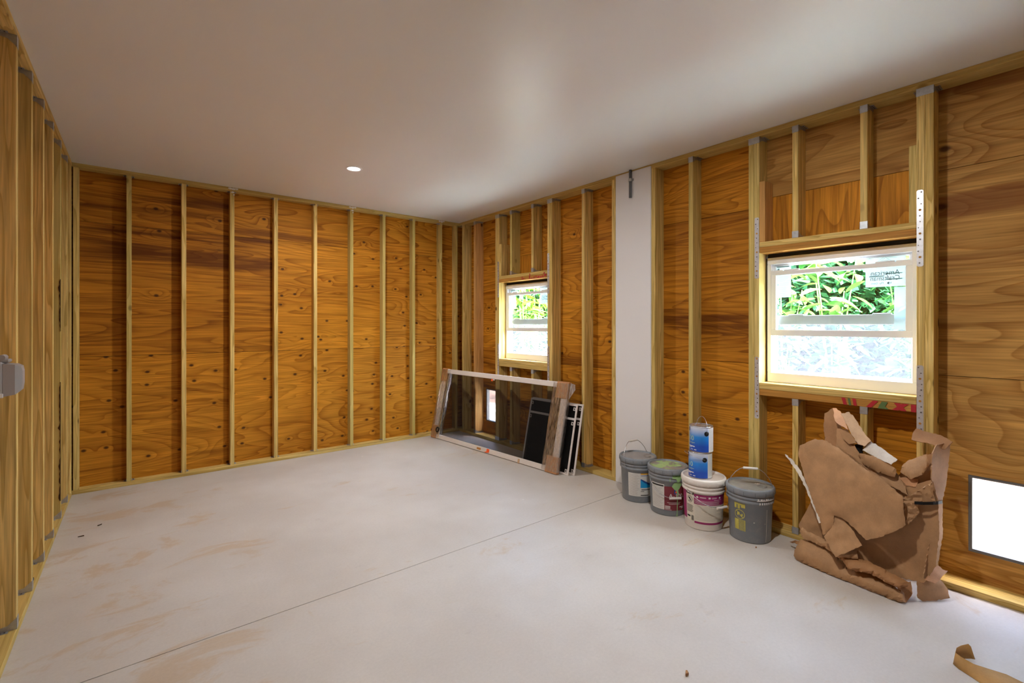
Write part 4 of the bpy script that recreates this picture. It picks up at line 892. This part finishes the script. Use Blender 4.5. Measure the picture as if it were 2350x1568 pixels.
def make_can(loc, label, spin, handle_a, up):
    r = empty('paint_can', loc); tag(r, label, 'paint can', 'blue paint cans stacked on the white bucket'); th0 = math.atan2(-loc[1], -loc[0]) + math.radians(spin)
    bm = B(); lathe(bm, [(0.0, 0.003), (0.078, 0.003), (0.079, 0.0), (0.083, 0.001), (0.0835, 0.004), (0.0815, 0.007), (0.0815, 0.184), (0.0835, 0.187), (0.083, 0.191), (0.078, 0.191), (0.076, 0.186), (0.070, 0.1855), (0.069, 0.1875), (0.062, 0.188), (0.060, 0.1845), (0.0, 0.1845)], 48); part('can_body', bm, M_tin, r, smooth=True)
    bm = B(); cyl_patch(bm, -150, 38, 0.0075, 0.1835, RC, th0, 0.0, nz=6); lab = part('label', bm, M_can, r)
    bm = B(); cyl_patch(bm, 38.2, 120, 0.0075, 0.1835, RC, th0, 0.0); lw = part('label', bm, M_lab_w, r)
    bm = B(); cyl_lines(bm, 42, 100, 0.02, 0.172, 18, RC, th0, 0.0006, random.Random(2), 0.0016); part('small_print', bm, M_grey_txt, lw)
    cyl_text('00', 0.052, -73, 0.085, RC, th0, 0.0006, M_lime, lab)
    bm = B(); cyl_patch(bm, -85, -68, 0.150, 0.178, RC, th0, 0.0006); part('navy_emblem', bm, M_navy, lab); bm = B(); cyl_poly(bm, [(-78, 160), (-74, 158), (-71, 163), (-73, 171), (-77, 168)], RC, th0, 0.0010, sp=5); part('red_emblem', bm, M_red_paint, lab)
    bm = B(); cyl_patch(bm, -82, -32, 0.0685, 0.0715, RC, th0, 0.0006, nz=1); cyl_patch(bm, -72, -41, 0.063, 0.0645, RC, th0, 0.0006, nz=1); part('lime_print', bm, M_lime, lab)
    bm = B(); cyl_patch(bm, -80, -33, 0.039, 0.0455, RC, th0, 0.0006, nz=1); cyl_patch(bm, -78, -53, 0.0325, 0.037, RC, th0, 0.0006, nz=1); cyl_patch(bm, -60, -44, 0.018, 0.022, RC, th0, 0.0006, nz=1); cyl_patch(bm, -37, -24, 0.017, 0.0225, RC, th0, 0.0006, nz=1); part('white_print', bm, M_white_txt, lab)
    tp = th0 + math.radians(handle_a); ax = Vector((math.cos(tp), math.sin(tp), 0)); zp = 0.142
    for s in (-1, 1):
        bm = B(); lathe(bm, [(0.0, 0.006), (0.008, 0.006), (0.016, 0.003), (0.0175, 0.0)], 20); bm.transform(Matrix.Translation(ax * (s * 0.0815) + Vector((0, 0, zp))) @ (Vector((0, 0, 1)).rotation_difference(ax * s)).to_matrix().to_4x4()); part('handle_ear', bm, M_black, r)
    nn = Vector((-math.sin(tp), math.cos(tp), 0)); dr = (Vector((0, 0, 1)) * up[0] + nn * up[1]).normalized()
    bm = B(); tube(bm, [ax * (0.0885 * math.cos(PI * k / 24)) + dr * (up[2] * math.sin(PI * k / 24) ** 0.8) + Vector((0, 0, zp)) for k in range(25)], 0.0016, 6); part('bail_handle', bm, M_wire, r, smooth=True)
    return r
cl = onZ(1607, 1101, 0.359); cdir = Vector((cl.x, cl.y)).normalized()
make_can((cl.x + cdir.x * 0.084, cl.y + cdir.y * 0.084, 0.3592), 'blue and white paint can standing on the lid of the white bucket', 0, 22, (0.35, -1.0, 0.118))
make_can((cl.x + cdir.x * 0.084 + 0.004, cl.y + cdir.y * 0.084 - 0.006, 0.3592 + 0.1912), 'blue and white paint can on top of the other can, handle raised', 0, 26, (1.0, 0.08, 0.112))

# ------------------------------------------------------------------ torn cardboard bundle under the window
cbx = onZ(2000, 1340)
cb = empty('cardboard_bundle', (3.40, 0.85, 0)); tag(cb, 'bundle of torn brown cardboard packaging strapped and leaning under the window', 'cardboard')
def card(name, zpoly, anchors, mat=None, bulge=0.0, nz=0.006, tear=1.2, th=0.0045, seed=1, fold=None, corr=0.0):
    """zpoly: outline traced in a 2.904x enlargement whose corner is photo pixel (1780, 880); anchors: (x, y, X) depth of the sheet there"""
    rnd = random.Random(seed); S = 2.904
    px = [(1780 + x / S, 880 + y / S) for x, y in zpoly]
    dense = []
    for i, p in enumerate(px):
        q = px[(i + 1) % len(px)]; L = math.hypot(q[0] - p[0], q[1] - p[1]); n = max(1, int(L / 5))
        for k in range(n):
            j_ = tear if k else 0.0
            dense.append((p[0] + (q[0] - p[0]) * k / n + rnd.uniform(-j_, j_), p[1] + (q[1] - p[1]) * k / n + rnd.uniform(-j_, j_)))
    vs_, fs, edge = cdt_poly(dense, 6.5)
    # plane X = a + b u + c v through the anchors (least squares)
    import numpy as np
    A = np.array([[1, 1780 + x / S - 1980, 880 + y / S - 1150] for x, y, _ in anchors]); bb = np.array([q[2] for q in anchors])
    co = np.linalg.lstsq(A, bb, rcond=None)[0]
    def edist(p):
        best = 1e9
        for i in range(len(px)):
            a, b = Vector(px[i]), Vector(px[(i + 1) % len(px)]); ab = b - a; t = max(0, min(1, (p - a).dot(ab) / max(1e-6, ab.length_squared))); best = min(best, (p - a - ab * t).length)
        return best
    ed = [edist(p) for p in vs_]; mxd = max(ed) or 1
    bm = B(); V = []
    for p, d in zip(vs_, ed):
        X = co[0] + co[1] * (p.x - 1980) + co[2] * (p.y - 1150); s = d / mxd
        X -= bulge * math.sqrt(max(0, 1 - (1 - s) ** 2)); X += 0.8 * nz * noise.noise(Vector((p.x / 30, p.y / 30, seed))) + nz * 0.30 * noise.noise(Vector((p.x / 10, p.y / 10, seed + 9)))
        if corr: X += corr * math.sin((p.x * 0.9 + p.y * 0.35) * 1.1)
        if fold:
            for (fx, fy, gx, gy, k) in fold:
                a = Vector((1780 + fx / S, 880 + fy / S)); b = Vector((1780 + gx / S, 880 + gy / S)); dd = (b - a).normalized(); dist = (p - a).x * dd.y - (p - a).y * dd.x
                if dist > 0: X += k * dist
        w_ = onX(p.x, p.y, X); w_.z = max(w_.z, 0.004); V.append(bm.verts.new(w_ - Vector((3.40, 0.85, 0))))
    for f_ in fs: bm.faces.new([V[i] for i in f_])
    bmesh.ops.recalc_face_normals(bm, faces=bm.faces)
    if sum((f_.normal.x for f_ in bm.faces)) > 0: bmesh.ops.reverse_faces(bm, faces=bm.faces)
    bmesh.ops.solidify(bm, geom=bm.faces[:], thickness=th)
    o = part(name, bm, mat or M_card, cb, smooth=True); o.data.set_sharp_from_angle(angle=math.radians(28)); return o
# back panel that leans on the studs, right down to the floor
card('back_panel', [(240, 780), (330, 600), (420, 420), (600, 560), (850, 700), (1050, 640), (1085, 800), (1090, 1000), (1070, 1220), (990, 1330), (800, 1290), (550, 1200), (300, 1110), (180, 1030), (155, 940)], [(240, 780, 3.42), (1060, 700, 3.36), (180, 1030, 3.38), (960, 1320, 3.32)], nz=0.008, seed=2)
card('side_fold', [(1045, 470), (1075, 410), (1165, 395), (1155, 520), (1140, 640), (1112, 790), (1115, 1000), (1080, 1225), (1020, 1310), (985, 1300), (1030, 1050), (1062, 820), (1040, 620)], [(1050, 480, 3.37), (1160, 400, 3.52), (1110, 800, 3.42), (985, 1300, 3.30), (1085, 1215, 3.43), (1055, 800, 3.34)], nz=0.016, seed=3, mat=M_card)
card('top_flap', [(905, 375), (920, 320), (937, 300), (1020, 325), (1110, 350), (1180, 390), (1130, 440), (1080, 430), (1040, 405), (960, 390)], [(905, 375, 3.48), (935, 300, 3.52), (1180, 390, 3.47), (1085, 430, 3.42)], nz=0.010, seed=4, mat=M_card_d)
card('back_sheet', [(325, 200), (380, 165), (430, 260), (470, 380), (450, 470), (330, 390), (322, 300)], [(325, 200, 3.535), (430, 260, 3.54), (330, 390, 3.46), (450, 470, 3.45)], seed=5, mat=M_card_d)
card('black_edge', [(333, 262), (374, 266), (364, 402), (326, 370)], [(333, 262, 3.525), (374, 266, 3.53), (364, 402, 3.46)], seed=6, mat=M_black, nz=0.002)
card('inner_panel', [(410, 300), (470, 320), (560, 470), (690, 500), (800, 580), (865, 690), (880, 745), (760, 680), (600, 590), (400, 430)], [(410, 300, 3.50), (800, 580, 3.40), (400, 430, 3.45), (870, 740, 3.35)], seed=7, mat=M_card)
card('folded_edge', [(545, 465), (690, 490), (805, 575), (795, 625), (700, 600), (590, 545)], [(545, 465, 3.42), (805, 575, 3.365), (590, 545, 3.40)], bulge=0.015, seed=8, mat=M_card)
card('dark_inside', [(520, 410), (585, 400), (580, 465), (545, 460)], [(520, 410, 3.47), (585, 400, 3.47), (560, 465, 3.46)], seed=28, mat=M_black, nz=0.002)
card('corner_flap', [(380, 165), (405, 165), (440, 200), (485, 310), (440, 285), (395, 250)], [(380, 165, 3.54), (440, 200, 3.53), (485, 310, 3.45)], seed=9, mat=M_card_o)
card('folded_strip', [(428, 205), (490, 190), (540, 250), (590, 330), (637, 385), (590, 420), (548, 405), (500, 330), (470, 270)], [(428, 205, 3.52), (540, 250, 3.50), (637, 385, 3.43), (548, 405, 3.42)], nz=0.005, seed=10, mat=M_card_l)
card('folded_strip', [(578, 445), (637, 388), (720, 440), (812, 508), (770, 542), (680, 500)], [(578, 445, 3.42), (637, 388, 3.45), (812, 508, 3.38), (770, 542, 3.36)], nz=0.006, seed=11, mat=M_torn)
card('folded_strip', [(425, 300), (480, 310), (545, 400), (490, 405), (450, 370)], [(425, 300, 3.49), (545, 400, 3.44), (450, 370, 3.46)], seed=29, mat=M_card)
card('inner_flap', [(830, 590), (850, 540), (880, 515), (1005, 472), (1024, 545), (985, 605), (905, 640)], [(830, 590, 3.40), (1005, 475, 3.44), (905, 640, 3.36), (1020, 545, 3.41)], bulge=0.02, seed=12, nz=0.010, mat=M_card)
card('inner_flap', [(820, 625), (950, 640), (935, 690), (870, 680)], [(820, 625, 3.385), (950, 640, 3.39), (880, 680, 3.37)], seed=13, mat=M_card_o)
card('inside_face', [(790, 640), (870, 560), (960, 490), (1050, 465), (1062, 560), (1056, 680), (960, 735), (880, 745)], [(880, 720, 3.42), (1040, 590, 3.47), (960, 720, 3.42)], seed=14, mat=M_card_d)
card('shoulder_flap', [(850, 762), (960, 715), (1040, 660), (1065, 800), (930, 800), (880, 785)], [(850, 762, 3.31), (1040, 660, 3.33), (1065, 800, 3.325), (880, 785, 3.31)], nz=0.007, corr=0.004, seed=15)
card('torn_flute', [(848, 770), (940, 792), (957, 862), (905, 920), (870, 952), (850, 850)], [(848, 770, 3.30), (940, 792, 3.31), (870, 950, 3.27)], corr=0.005, seed=16, nz=0.004)
card('front_panel', [(160, 415), (265, 370), (325, 380), (420, 430), (520, 510), (600, 575), (700, 630), (850, 762), (853, 850), (868, 945), (800, 985), (690, 1028), (600, 1045), (520, 960), (445, 900), (390, 880), (385, 950), (318, 1012), (290, 900), (240, 770), (180, 580), (150, 470)], [(160, 415, 3.45), (420, 430, 3.43), (850, 762, 3.295), (600, 1045, 3.225), (318, 1012, 3.26), (240, 770, 3.36)], bulge=0.018, nz=0.0035, seed=17, fold=[(300, 740, 620, 590, 0.0004), (380, 960, 850, 930, -0.0005)])
card('front_flap', [(388, 882), (450, 910), (520, 985), (575, 1082), (400, 1160), (360, 1090), (322, 1020), (375, 960)], [(388, 882, 3.30), (575, 1080, 3.235), (400, 1160, 3.20), (325, 1020, 3.24)], nz=0.010, seed=18)
card('under_flap', [(180, 960), (210, 985), (330, 1040), (460, 1120), (545, 1110), (550, 1170), (420, 1165), (330, 1095), (180, 1030), (160, 985)], [(180, 960, 3.34), (550, 1110, 3.27), (420, 1165, 3.25), (160, 1000, 3.33)], bulge=0.015, nz=0.012, seed=19)
card('lower_roll', [(125, 1110), (165, 1040), (230, 1045), (330, 1090), (420, 1165), (480, 1230), (640, 1270), (780, 1345), (860, 1400), (866, 1462), (800, 1450), (560, 1365), (300, 1268), (150, 1188), (120, 1150)], [(125, 1110, 3.31), (230, 1045, 3.34), (860, 1400, 3.235), (800, 1450, 3.215), (300, 1268, 3.255)], bulge=0.045, nz=0.010, seed=20, mat=M_card)
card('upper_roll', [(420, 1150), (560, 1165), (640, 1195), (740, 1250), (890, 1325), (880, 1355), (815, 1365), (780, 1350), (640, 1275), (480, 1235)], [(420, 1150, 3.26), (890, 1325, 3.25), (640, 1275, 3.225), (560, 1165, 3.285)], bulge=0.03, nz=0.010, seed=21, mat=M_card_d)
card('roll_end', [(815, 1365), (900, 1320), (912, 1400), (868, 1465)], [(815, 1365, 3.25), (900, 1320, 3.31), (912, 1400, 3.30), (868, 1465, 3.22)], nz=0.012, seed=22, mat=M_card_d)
card('bottom_sheet', [(150, 1185), (210, 1210), (420, 1310), (640, 1395), (805, 1440), (795, 1456), (560, 1375), (320, 1285), (190, 1215)], [(150, 1185, 3.29), (805, 1440, 3.225), (560, 1375, 3.24)], nz=0.004, seed=23, mat=M_card_o)
card('floor_corner', [(92, 1056), (130, 1045), (168, 1052), (150, 1072)], [(92, 1056, 3.45), (168, 1052, 3.38), (130, 1072, 3.40)], nz=0.003, seed=24, mat=M_card_d)
card('bottom_box', [(940, 1320), (985, 1296), (1045, 1290), (1105, 1315), (1145, 1368), (1163, 1432), (1060, 1450), (980, 1455), (945, 1430)], [(940, 1345, 3.31), (1110, 1345, 3.42), (1163, 1432, 3.455), (950, 1440, 3.29)], bulge=0.015, nz=0.008, seed=25, mat=M_card)
card('bottom_flap', [(1000, 1312), (1040, 1240), (1080, 1213), (1112, 1240), (1148, 1250), (1095, 1310), (1062, 1335)], [(1000, 1312, 3.28), (1080, 1213, 3.40), (1148, 1250, 3.43), (1062, 1335, 3.33)], nz=0.014, seed=26, mat=M_card_o)
card('torn_edge', [(62, 472), (100, 500), (150, 560), (185, 625), (235, 730), (280, 830), (298, 930), (288, 932), (262, 850), (225, 760), (165, 630), (112, 545)], [(62, 472, 3.45), (185, 625, 3.385), (298, 930, 3.275)], nz=0.006, seed=27, mat=M_torn)
# black strap round the right side
sp = []
for x, y, X in ((925, 797, 3.300), (985, 801, 3.300), (1050, 800, 3.312), (1085, 797, 3.345), (1112, 792, 3.42), (1108, 786, 3.50)):
    sp.append((onX(1780 + x / 2.904, 880 + y / 2.904, X)) - Vector((3.40, 0.85, 0)))
bm = B(); hh = Vector((0, 0, 0.008)); A_ = [(bm.verts.new(p - hh), bm.verts.new(p + hh)) for p in sp]
for a, b in zip(A_[:-1], A_[1:]): bm.faces.new((a[0], b[0], b[1], a[1]))
bmesh.ops.recalc_face_normals(bm, faces=bm.faces); bmesh.ops.solidify(bm, geom=bm.faces[:], thickness=0.002); tag(part('strap', bm, M_black, cb), 'dark plastic packing strap')

# ------------------------------------------------------------------ curl of kraft tape and small litter on the floor
kt = empty('kraft_tape_strip', (2.95, 0.33, 0)); tag(kt, 'curled strip of brown kraft tape lying on the concrete', 'tape strip')
railb = [(2238, 1514, 0.006), (2228, 1512, 0.004), (2212, 1512, 0.003), (2196, 1518, 0.003), (2187, 1524, 0.003), (2200, 1536, 0.003), (2232, 1556, 0.003), (2262, 1576, 0.003), (2300, 1600, 0.003), (2360, 1640, 0.003)]
railt = [(2228, 1484, 0.05), (2222, 1478, 0.058), (2205, 1482, 0.058), (2195, 1487, 0.058), (2192, 1498, 0.055), (2206, 1508, 0.05), (2234, 1524, 0.036), (2268, 1535, 0.024), (2310, 1548, 0.014), (2375, 1580, 0.008)]
bm = B(); Kb = [(bm.verts.new(onZ(*a) - Vector((2.95, 0.33, 0))), bm.verts.new(onZ(*b) - Vector((2.95, 0.33, 0)))) for a, b in zip(railb, railt)]
for a, b in zip(Kb[:-1], Kb[1:]): bm.faces.new((a[0], b[0], b[1], a[1]))
bmesh.ops.subdivide_edges(bm, edges=bm.edges[:], cuts=1, smooth=0.6, use_grid_fill=True); bmesh.ops.recalc_face_normals(bm, faces=bm.faces); bmesh.ops.solidify(bm, geom=bm.faces[:], thickness=0.0008)
part('tape', bm, M_kraft, kt, smooth=True)
def crumb(u, v, L, wd, hgt, mat, label, name, cat, seed, grp=None):
    rnd = random.Random(seed); p = onZ(u, v); bm = B(); a = rnd.uniform(0, PI)
    pts = [Vector((L / 2 * math.cos(2 * PI * k / 7) * rnd.uniform(0.7, 1.1), wd / 2 * math.sin(2 * PI * k / 7) * rnd.uniform(0.6, 1.1), rnd.uniform(0.0, hgt * 0.5))) for k in range(7)]
    prism(bm, pts, (0.001, 0, hgt)); bmesh.ops.recalc_face_normals(bm, faces=bm.faces)
    o = part(name, bm, mat, None, (p.x, p.y, 0.0003), (0, 0, a)); tag(o, label, cat, grp)
crumb(1576, 1550, 0.030, 0.016, 0.010, M_card_d, 'dry brown leaf scrap alone on the open concrete', 'leaf_scrap', 'leaf', 1)
crumb(187, 1232, 0.035, 0.008, 0.005, M_bark, 'dark bark sliver on the floor near the left studs', 'bark_sliver', 'wood chip', 2, 'bark slivers on the floor')
crumb(229, 1206, 0.035, 0.008, 0.005, M_bark, 'dark bark sliver on the floor near the left studs', 'bark_sliver', 'wood chip', 3, 'bark slivers on the floor')
crumb(1735, 1258, 0.012, 0.010, 0.006, M_card_d, 'tiny brown crumb on the concrete before the stencilled bucket', 'wood_crumb', 'wood chip', 4)
# black block on the left bottom plate
p = onZ(72, 1334, PB); bm = B(); box(bm, -0.010, 0.010, -0.009, 0.009, 0, 0.016, bev=0.002); o = part('shim', bm, M_black, None, (-0.432, p.y, PB)); tag(o, 'small black plastic shim on the left bottom plate', 'shim')

# ------------------------------------------------------------------ outside: gravel, shrubs, trees
rg = random.Random(21)
def leaf_mesh(L, wd, fold, curl, mat, name):
    bm = B(); n = 6; prev = None
    for i in range(n + 1):
        t = i / n; w_ = wd / 2 * math.sin(PI * min(1, t * 0.95 + 0.05)) ** 0.8 if i < n else 0.001; z = -curl * t * t
        row = (bm.verts.new((L * t, -w_, z + fold * w_)), bm.verts.new((L * t, 0, z)), bm.verts.new((L * t, w_, z + fold * w_)))
        if prev:
            for k in range(2): bm.faces.new((prev[k], row[k], row[k + 1], prev[k + 1]))
        prev = row
    me = mesh(bm, name, True); me.materials.append(mat); return me
LV = [leaf_mesh(0.26, 0.12, 0.35, 0.06, M_leaf, 'leaf'), leaf_mesh(0.32, 0.10, 0.3, 0.12, M_leaf, 'leaf'), leaf_mesh(0.20, 0.11, 0.2, 0.03, M_leaf, 'leaf')]
LP = [leaf_mesh(0.42, 0.060, 0.3, 0.12, M_palm, 'leaf'), leaf_mesh(0.50, 0.070, 0.3, 0.2, M_palm, 'leaf')]
LD = [leaf_mesh(0.75, 0.04, 0.3, 0.35, M_dry, 'leaf')]
def shrub(name, label, cat, x, y, hgt, n, leaves, spread, seed, grp=None, stemmat=M_stem):
    rnd = random.Random(seed); r = empty(name, (x, y, -0.08)); tag(r, label, cat, grp)
    stems = []
    for k in range(7):
        a = rnd.uniform(0, 2 * PI); d = rnd.uniform(0.3, 1.0) * spread; tip = Vector((math.cos(a) * d, math.sin(a) * d, hgt * rnd.uniform(0.6, 1.0)))
        pts = [Vector((tip.x * t ** 1.6, tip.y * t ** 1.6, tip.z * t)) for t in (0, 0.25, 0.5, 0.75, 1)]; stems.append(pts)
        bm = B(); tube(bm, pts, [0.014, 0.012, 0.010, 0.008, 0.005], 6); part('stem', bm, stemmat, r)
    for k in range(n):
        pts = stems[k % 7]; t = rnd.uniform(0.05, 1.0) * 4; i = min(3, int(t)); p = pts[i].lerp(pts[i + 1], t - i)
        a = rnd.uniform(0, 2 * PI)
        o = bpy.data.objects.new('leaf', rnd.choice(leaves)); C.objects.link(o); o.parent = r
        o.location = p + Vector((rnd.uniform(-1, 1), rnd.uniform(-1, 1), rnd.uniform(-0.4, 0.4))) * 0.10
        o.rotation_euler = (rnd.uniform(-0.6, 0.6), rnd.uniform(-0.9, 0.5), a); s_ = rnd.uniform(0.55, 1.1); o.scale = (s_, s_, s_)
    return r
g_ = 'broad leafed shrubs outside the window over the cardboard'
for k, (x, y, hh_, n) in enumerate(((6.1, 1.87, 2.4, 290), (6.1, 3.32, 2.3, 220), (6.1, -1.03, 2.1, 160), (7.6, 1.52, 2.8, 290), (7.6, 2.97, 2.8, 290), (7.6, 0.07, 2.6, 220))):
    shrub('broadleaf_shrub', 'bright green broad leafed shrub at the gravel edge outside the window over the cardboard' if k < 3 else 'taller broad leafed shrub behind the shrubs at the gravel edge', 'shrub', x, y, hh_, n, LV, 0.32, 30 + k, g_)
for k, (x, y, hh_, n) in enumerate(((6.15, 7.22, 2.3, 280), (7.95, 8.9, 2.7, 280))):
    shrub('frond_shrub', ('yellow green shrub with narrow fronds beside the dry palm', 'taller yellow green shrub with narrow fronds under the dark trees')[k], 'shrub', x, y, hh_, n, LP, 0.28, 50 + k, 'narrow frond shrubs outside the far window')
shrub('dry_palm', 'pale dry palm fronds hanging outside the window over the screen door', 'palm', 5.45, 5.55, 2.5, 60, LD, 0.12, 60, None, M_bark)
def tree(label, x, y, hgt, rad, n, seed):
    rnd = random.Random(seed); r = empty('tree', (x, y, -0.08)); tag(r, label, 'tree', 'dark trees beyond the shrubs')
    bm = B(); tube(bm, [(0, 0, 0), (0.05, 0.03, hgt * 0.3), (0, 0.08, hgt * 0.6), (0.05, 0, hgt * 0.9)], [0.14, 0.11, 0.08, 0.03], 8); part('trunk', bm, M_bark, r)
    bm = B()
    for k in range(n):
        a = rnd.uniform(0, 2 * PI); zz = rnd.uniform(0.01, 1.0); rr_ = rad * math.sqrt(rnd.random()) * (0.75 + 0.5 * math.sin(PI * zz)); p = Vector((math.cos(a) * rr_, math.sin(a) * rr_, hgt * zz))
        d = Vector((rnd.uniform(-1, 1), rnd.uniform(-1, 1), rnd.uniform(-0.8, 0.3))).normalized(); s_ = d.cross(Vector((rnd.uniform(-1, 1), rnd.uniform(-1, 1), 1))).normalized(); L = rnd.uniform(0.13, 0.25); w_ = L * 0.26
        bm.faces.new([bm.verts.new(q) for q in (p, p + d * L * 0.5 + s_ * w_, p + d * L, p + d * L * 0.5 - s_ * w_)])
    tag(part('foliage', bm, M_tree, r), kind='stuff')
for k, (x, y, hh_, rd, n) in enumerate(((9.8, 2.9, 3.8, 0.85, 16000), (12.6, 5.4, 4.2, 0.85, 16000), (9.8, 0.1, 3.6, 0.85, 16000), (9.8, 8.4, 3.8, 0.85, 16000), (9.8, 11.2, 4.0, 0.85, 16000), (12.6, 14.0, 4.2, 0.85, 16000))):
    tree('dark leafy tree standing beyond the shrubs and gravel', x, y, hh_, rd, n, 70 + k)
bm = B()
def pebbles(x0, x1, y0, y1, n):
    for k in range(n):
        p = Vector((rg.uniform(x0, x1), rg.uniform(y0, y1), -0.08)); s_ = rg.uniform(0.010, 0.024); t = rg.uniform(0, PI); c, sn = math.cos(t) * s_, math.sin(t) * s_
        top = bm.verts.new(p + Vector((0, 0, s_ * rg.uniform(0.6, 1.2)))); q = [bm.verts.new(p + Vector(d) * rg.uniform(0.8, 1.2)) for d in ((c, sn, 0.002), (-sn * 0.8, c * 0.8, 0.002), (-c, -sn, 0.002), (sn * 0.8, -c * 0.8, 0.002))]
        for i in range(4): bm.faces.new((q[i], q[(i + 1) % 4], top))
pebbles(3.9, 5.35, -0.6, 1.2, 6000); pebbles(3.9, 5.35, 6.4, 8.4, 5000)
tag(part('gravel', bm, M_stone), 'loose pale gravel stones outside the low vents', 'gravel', kind='stuff')
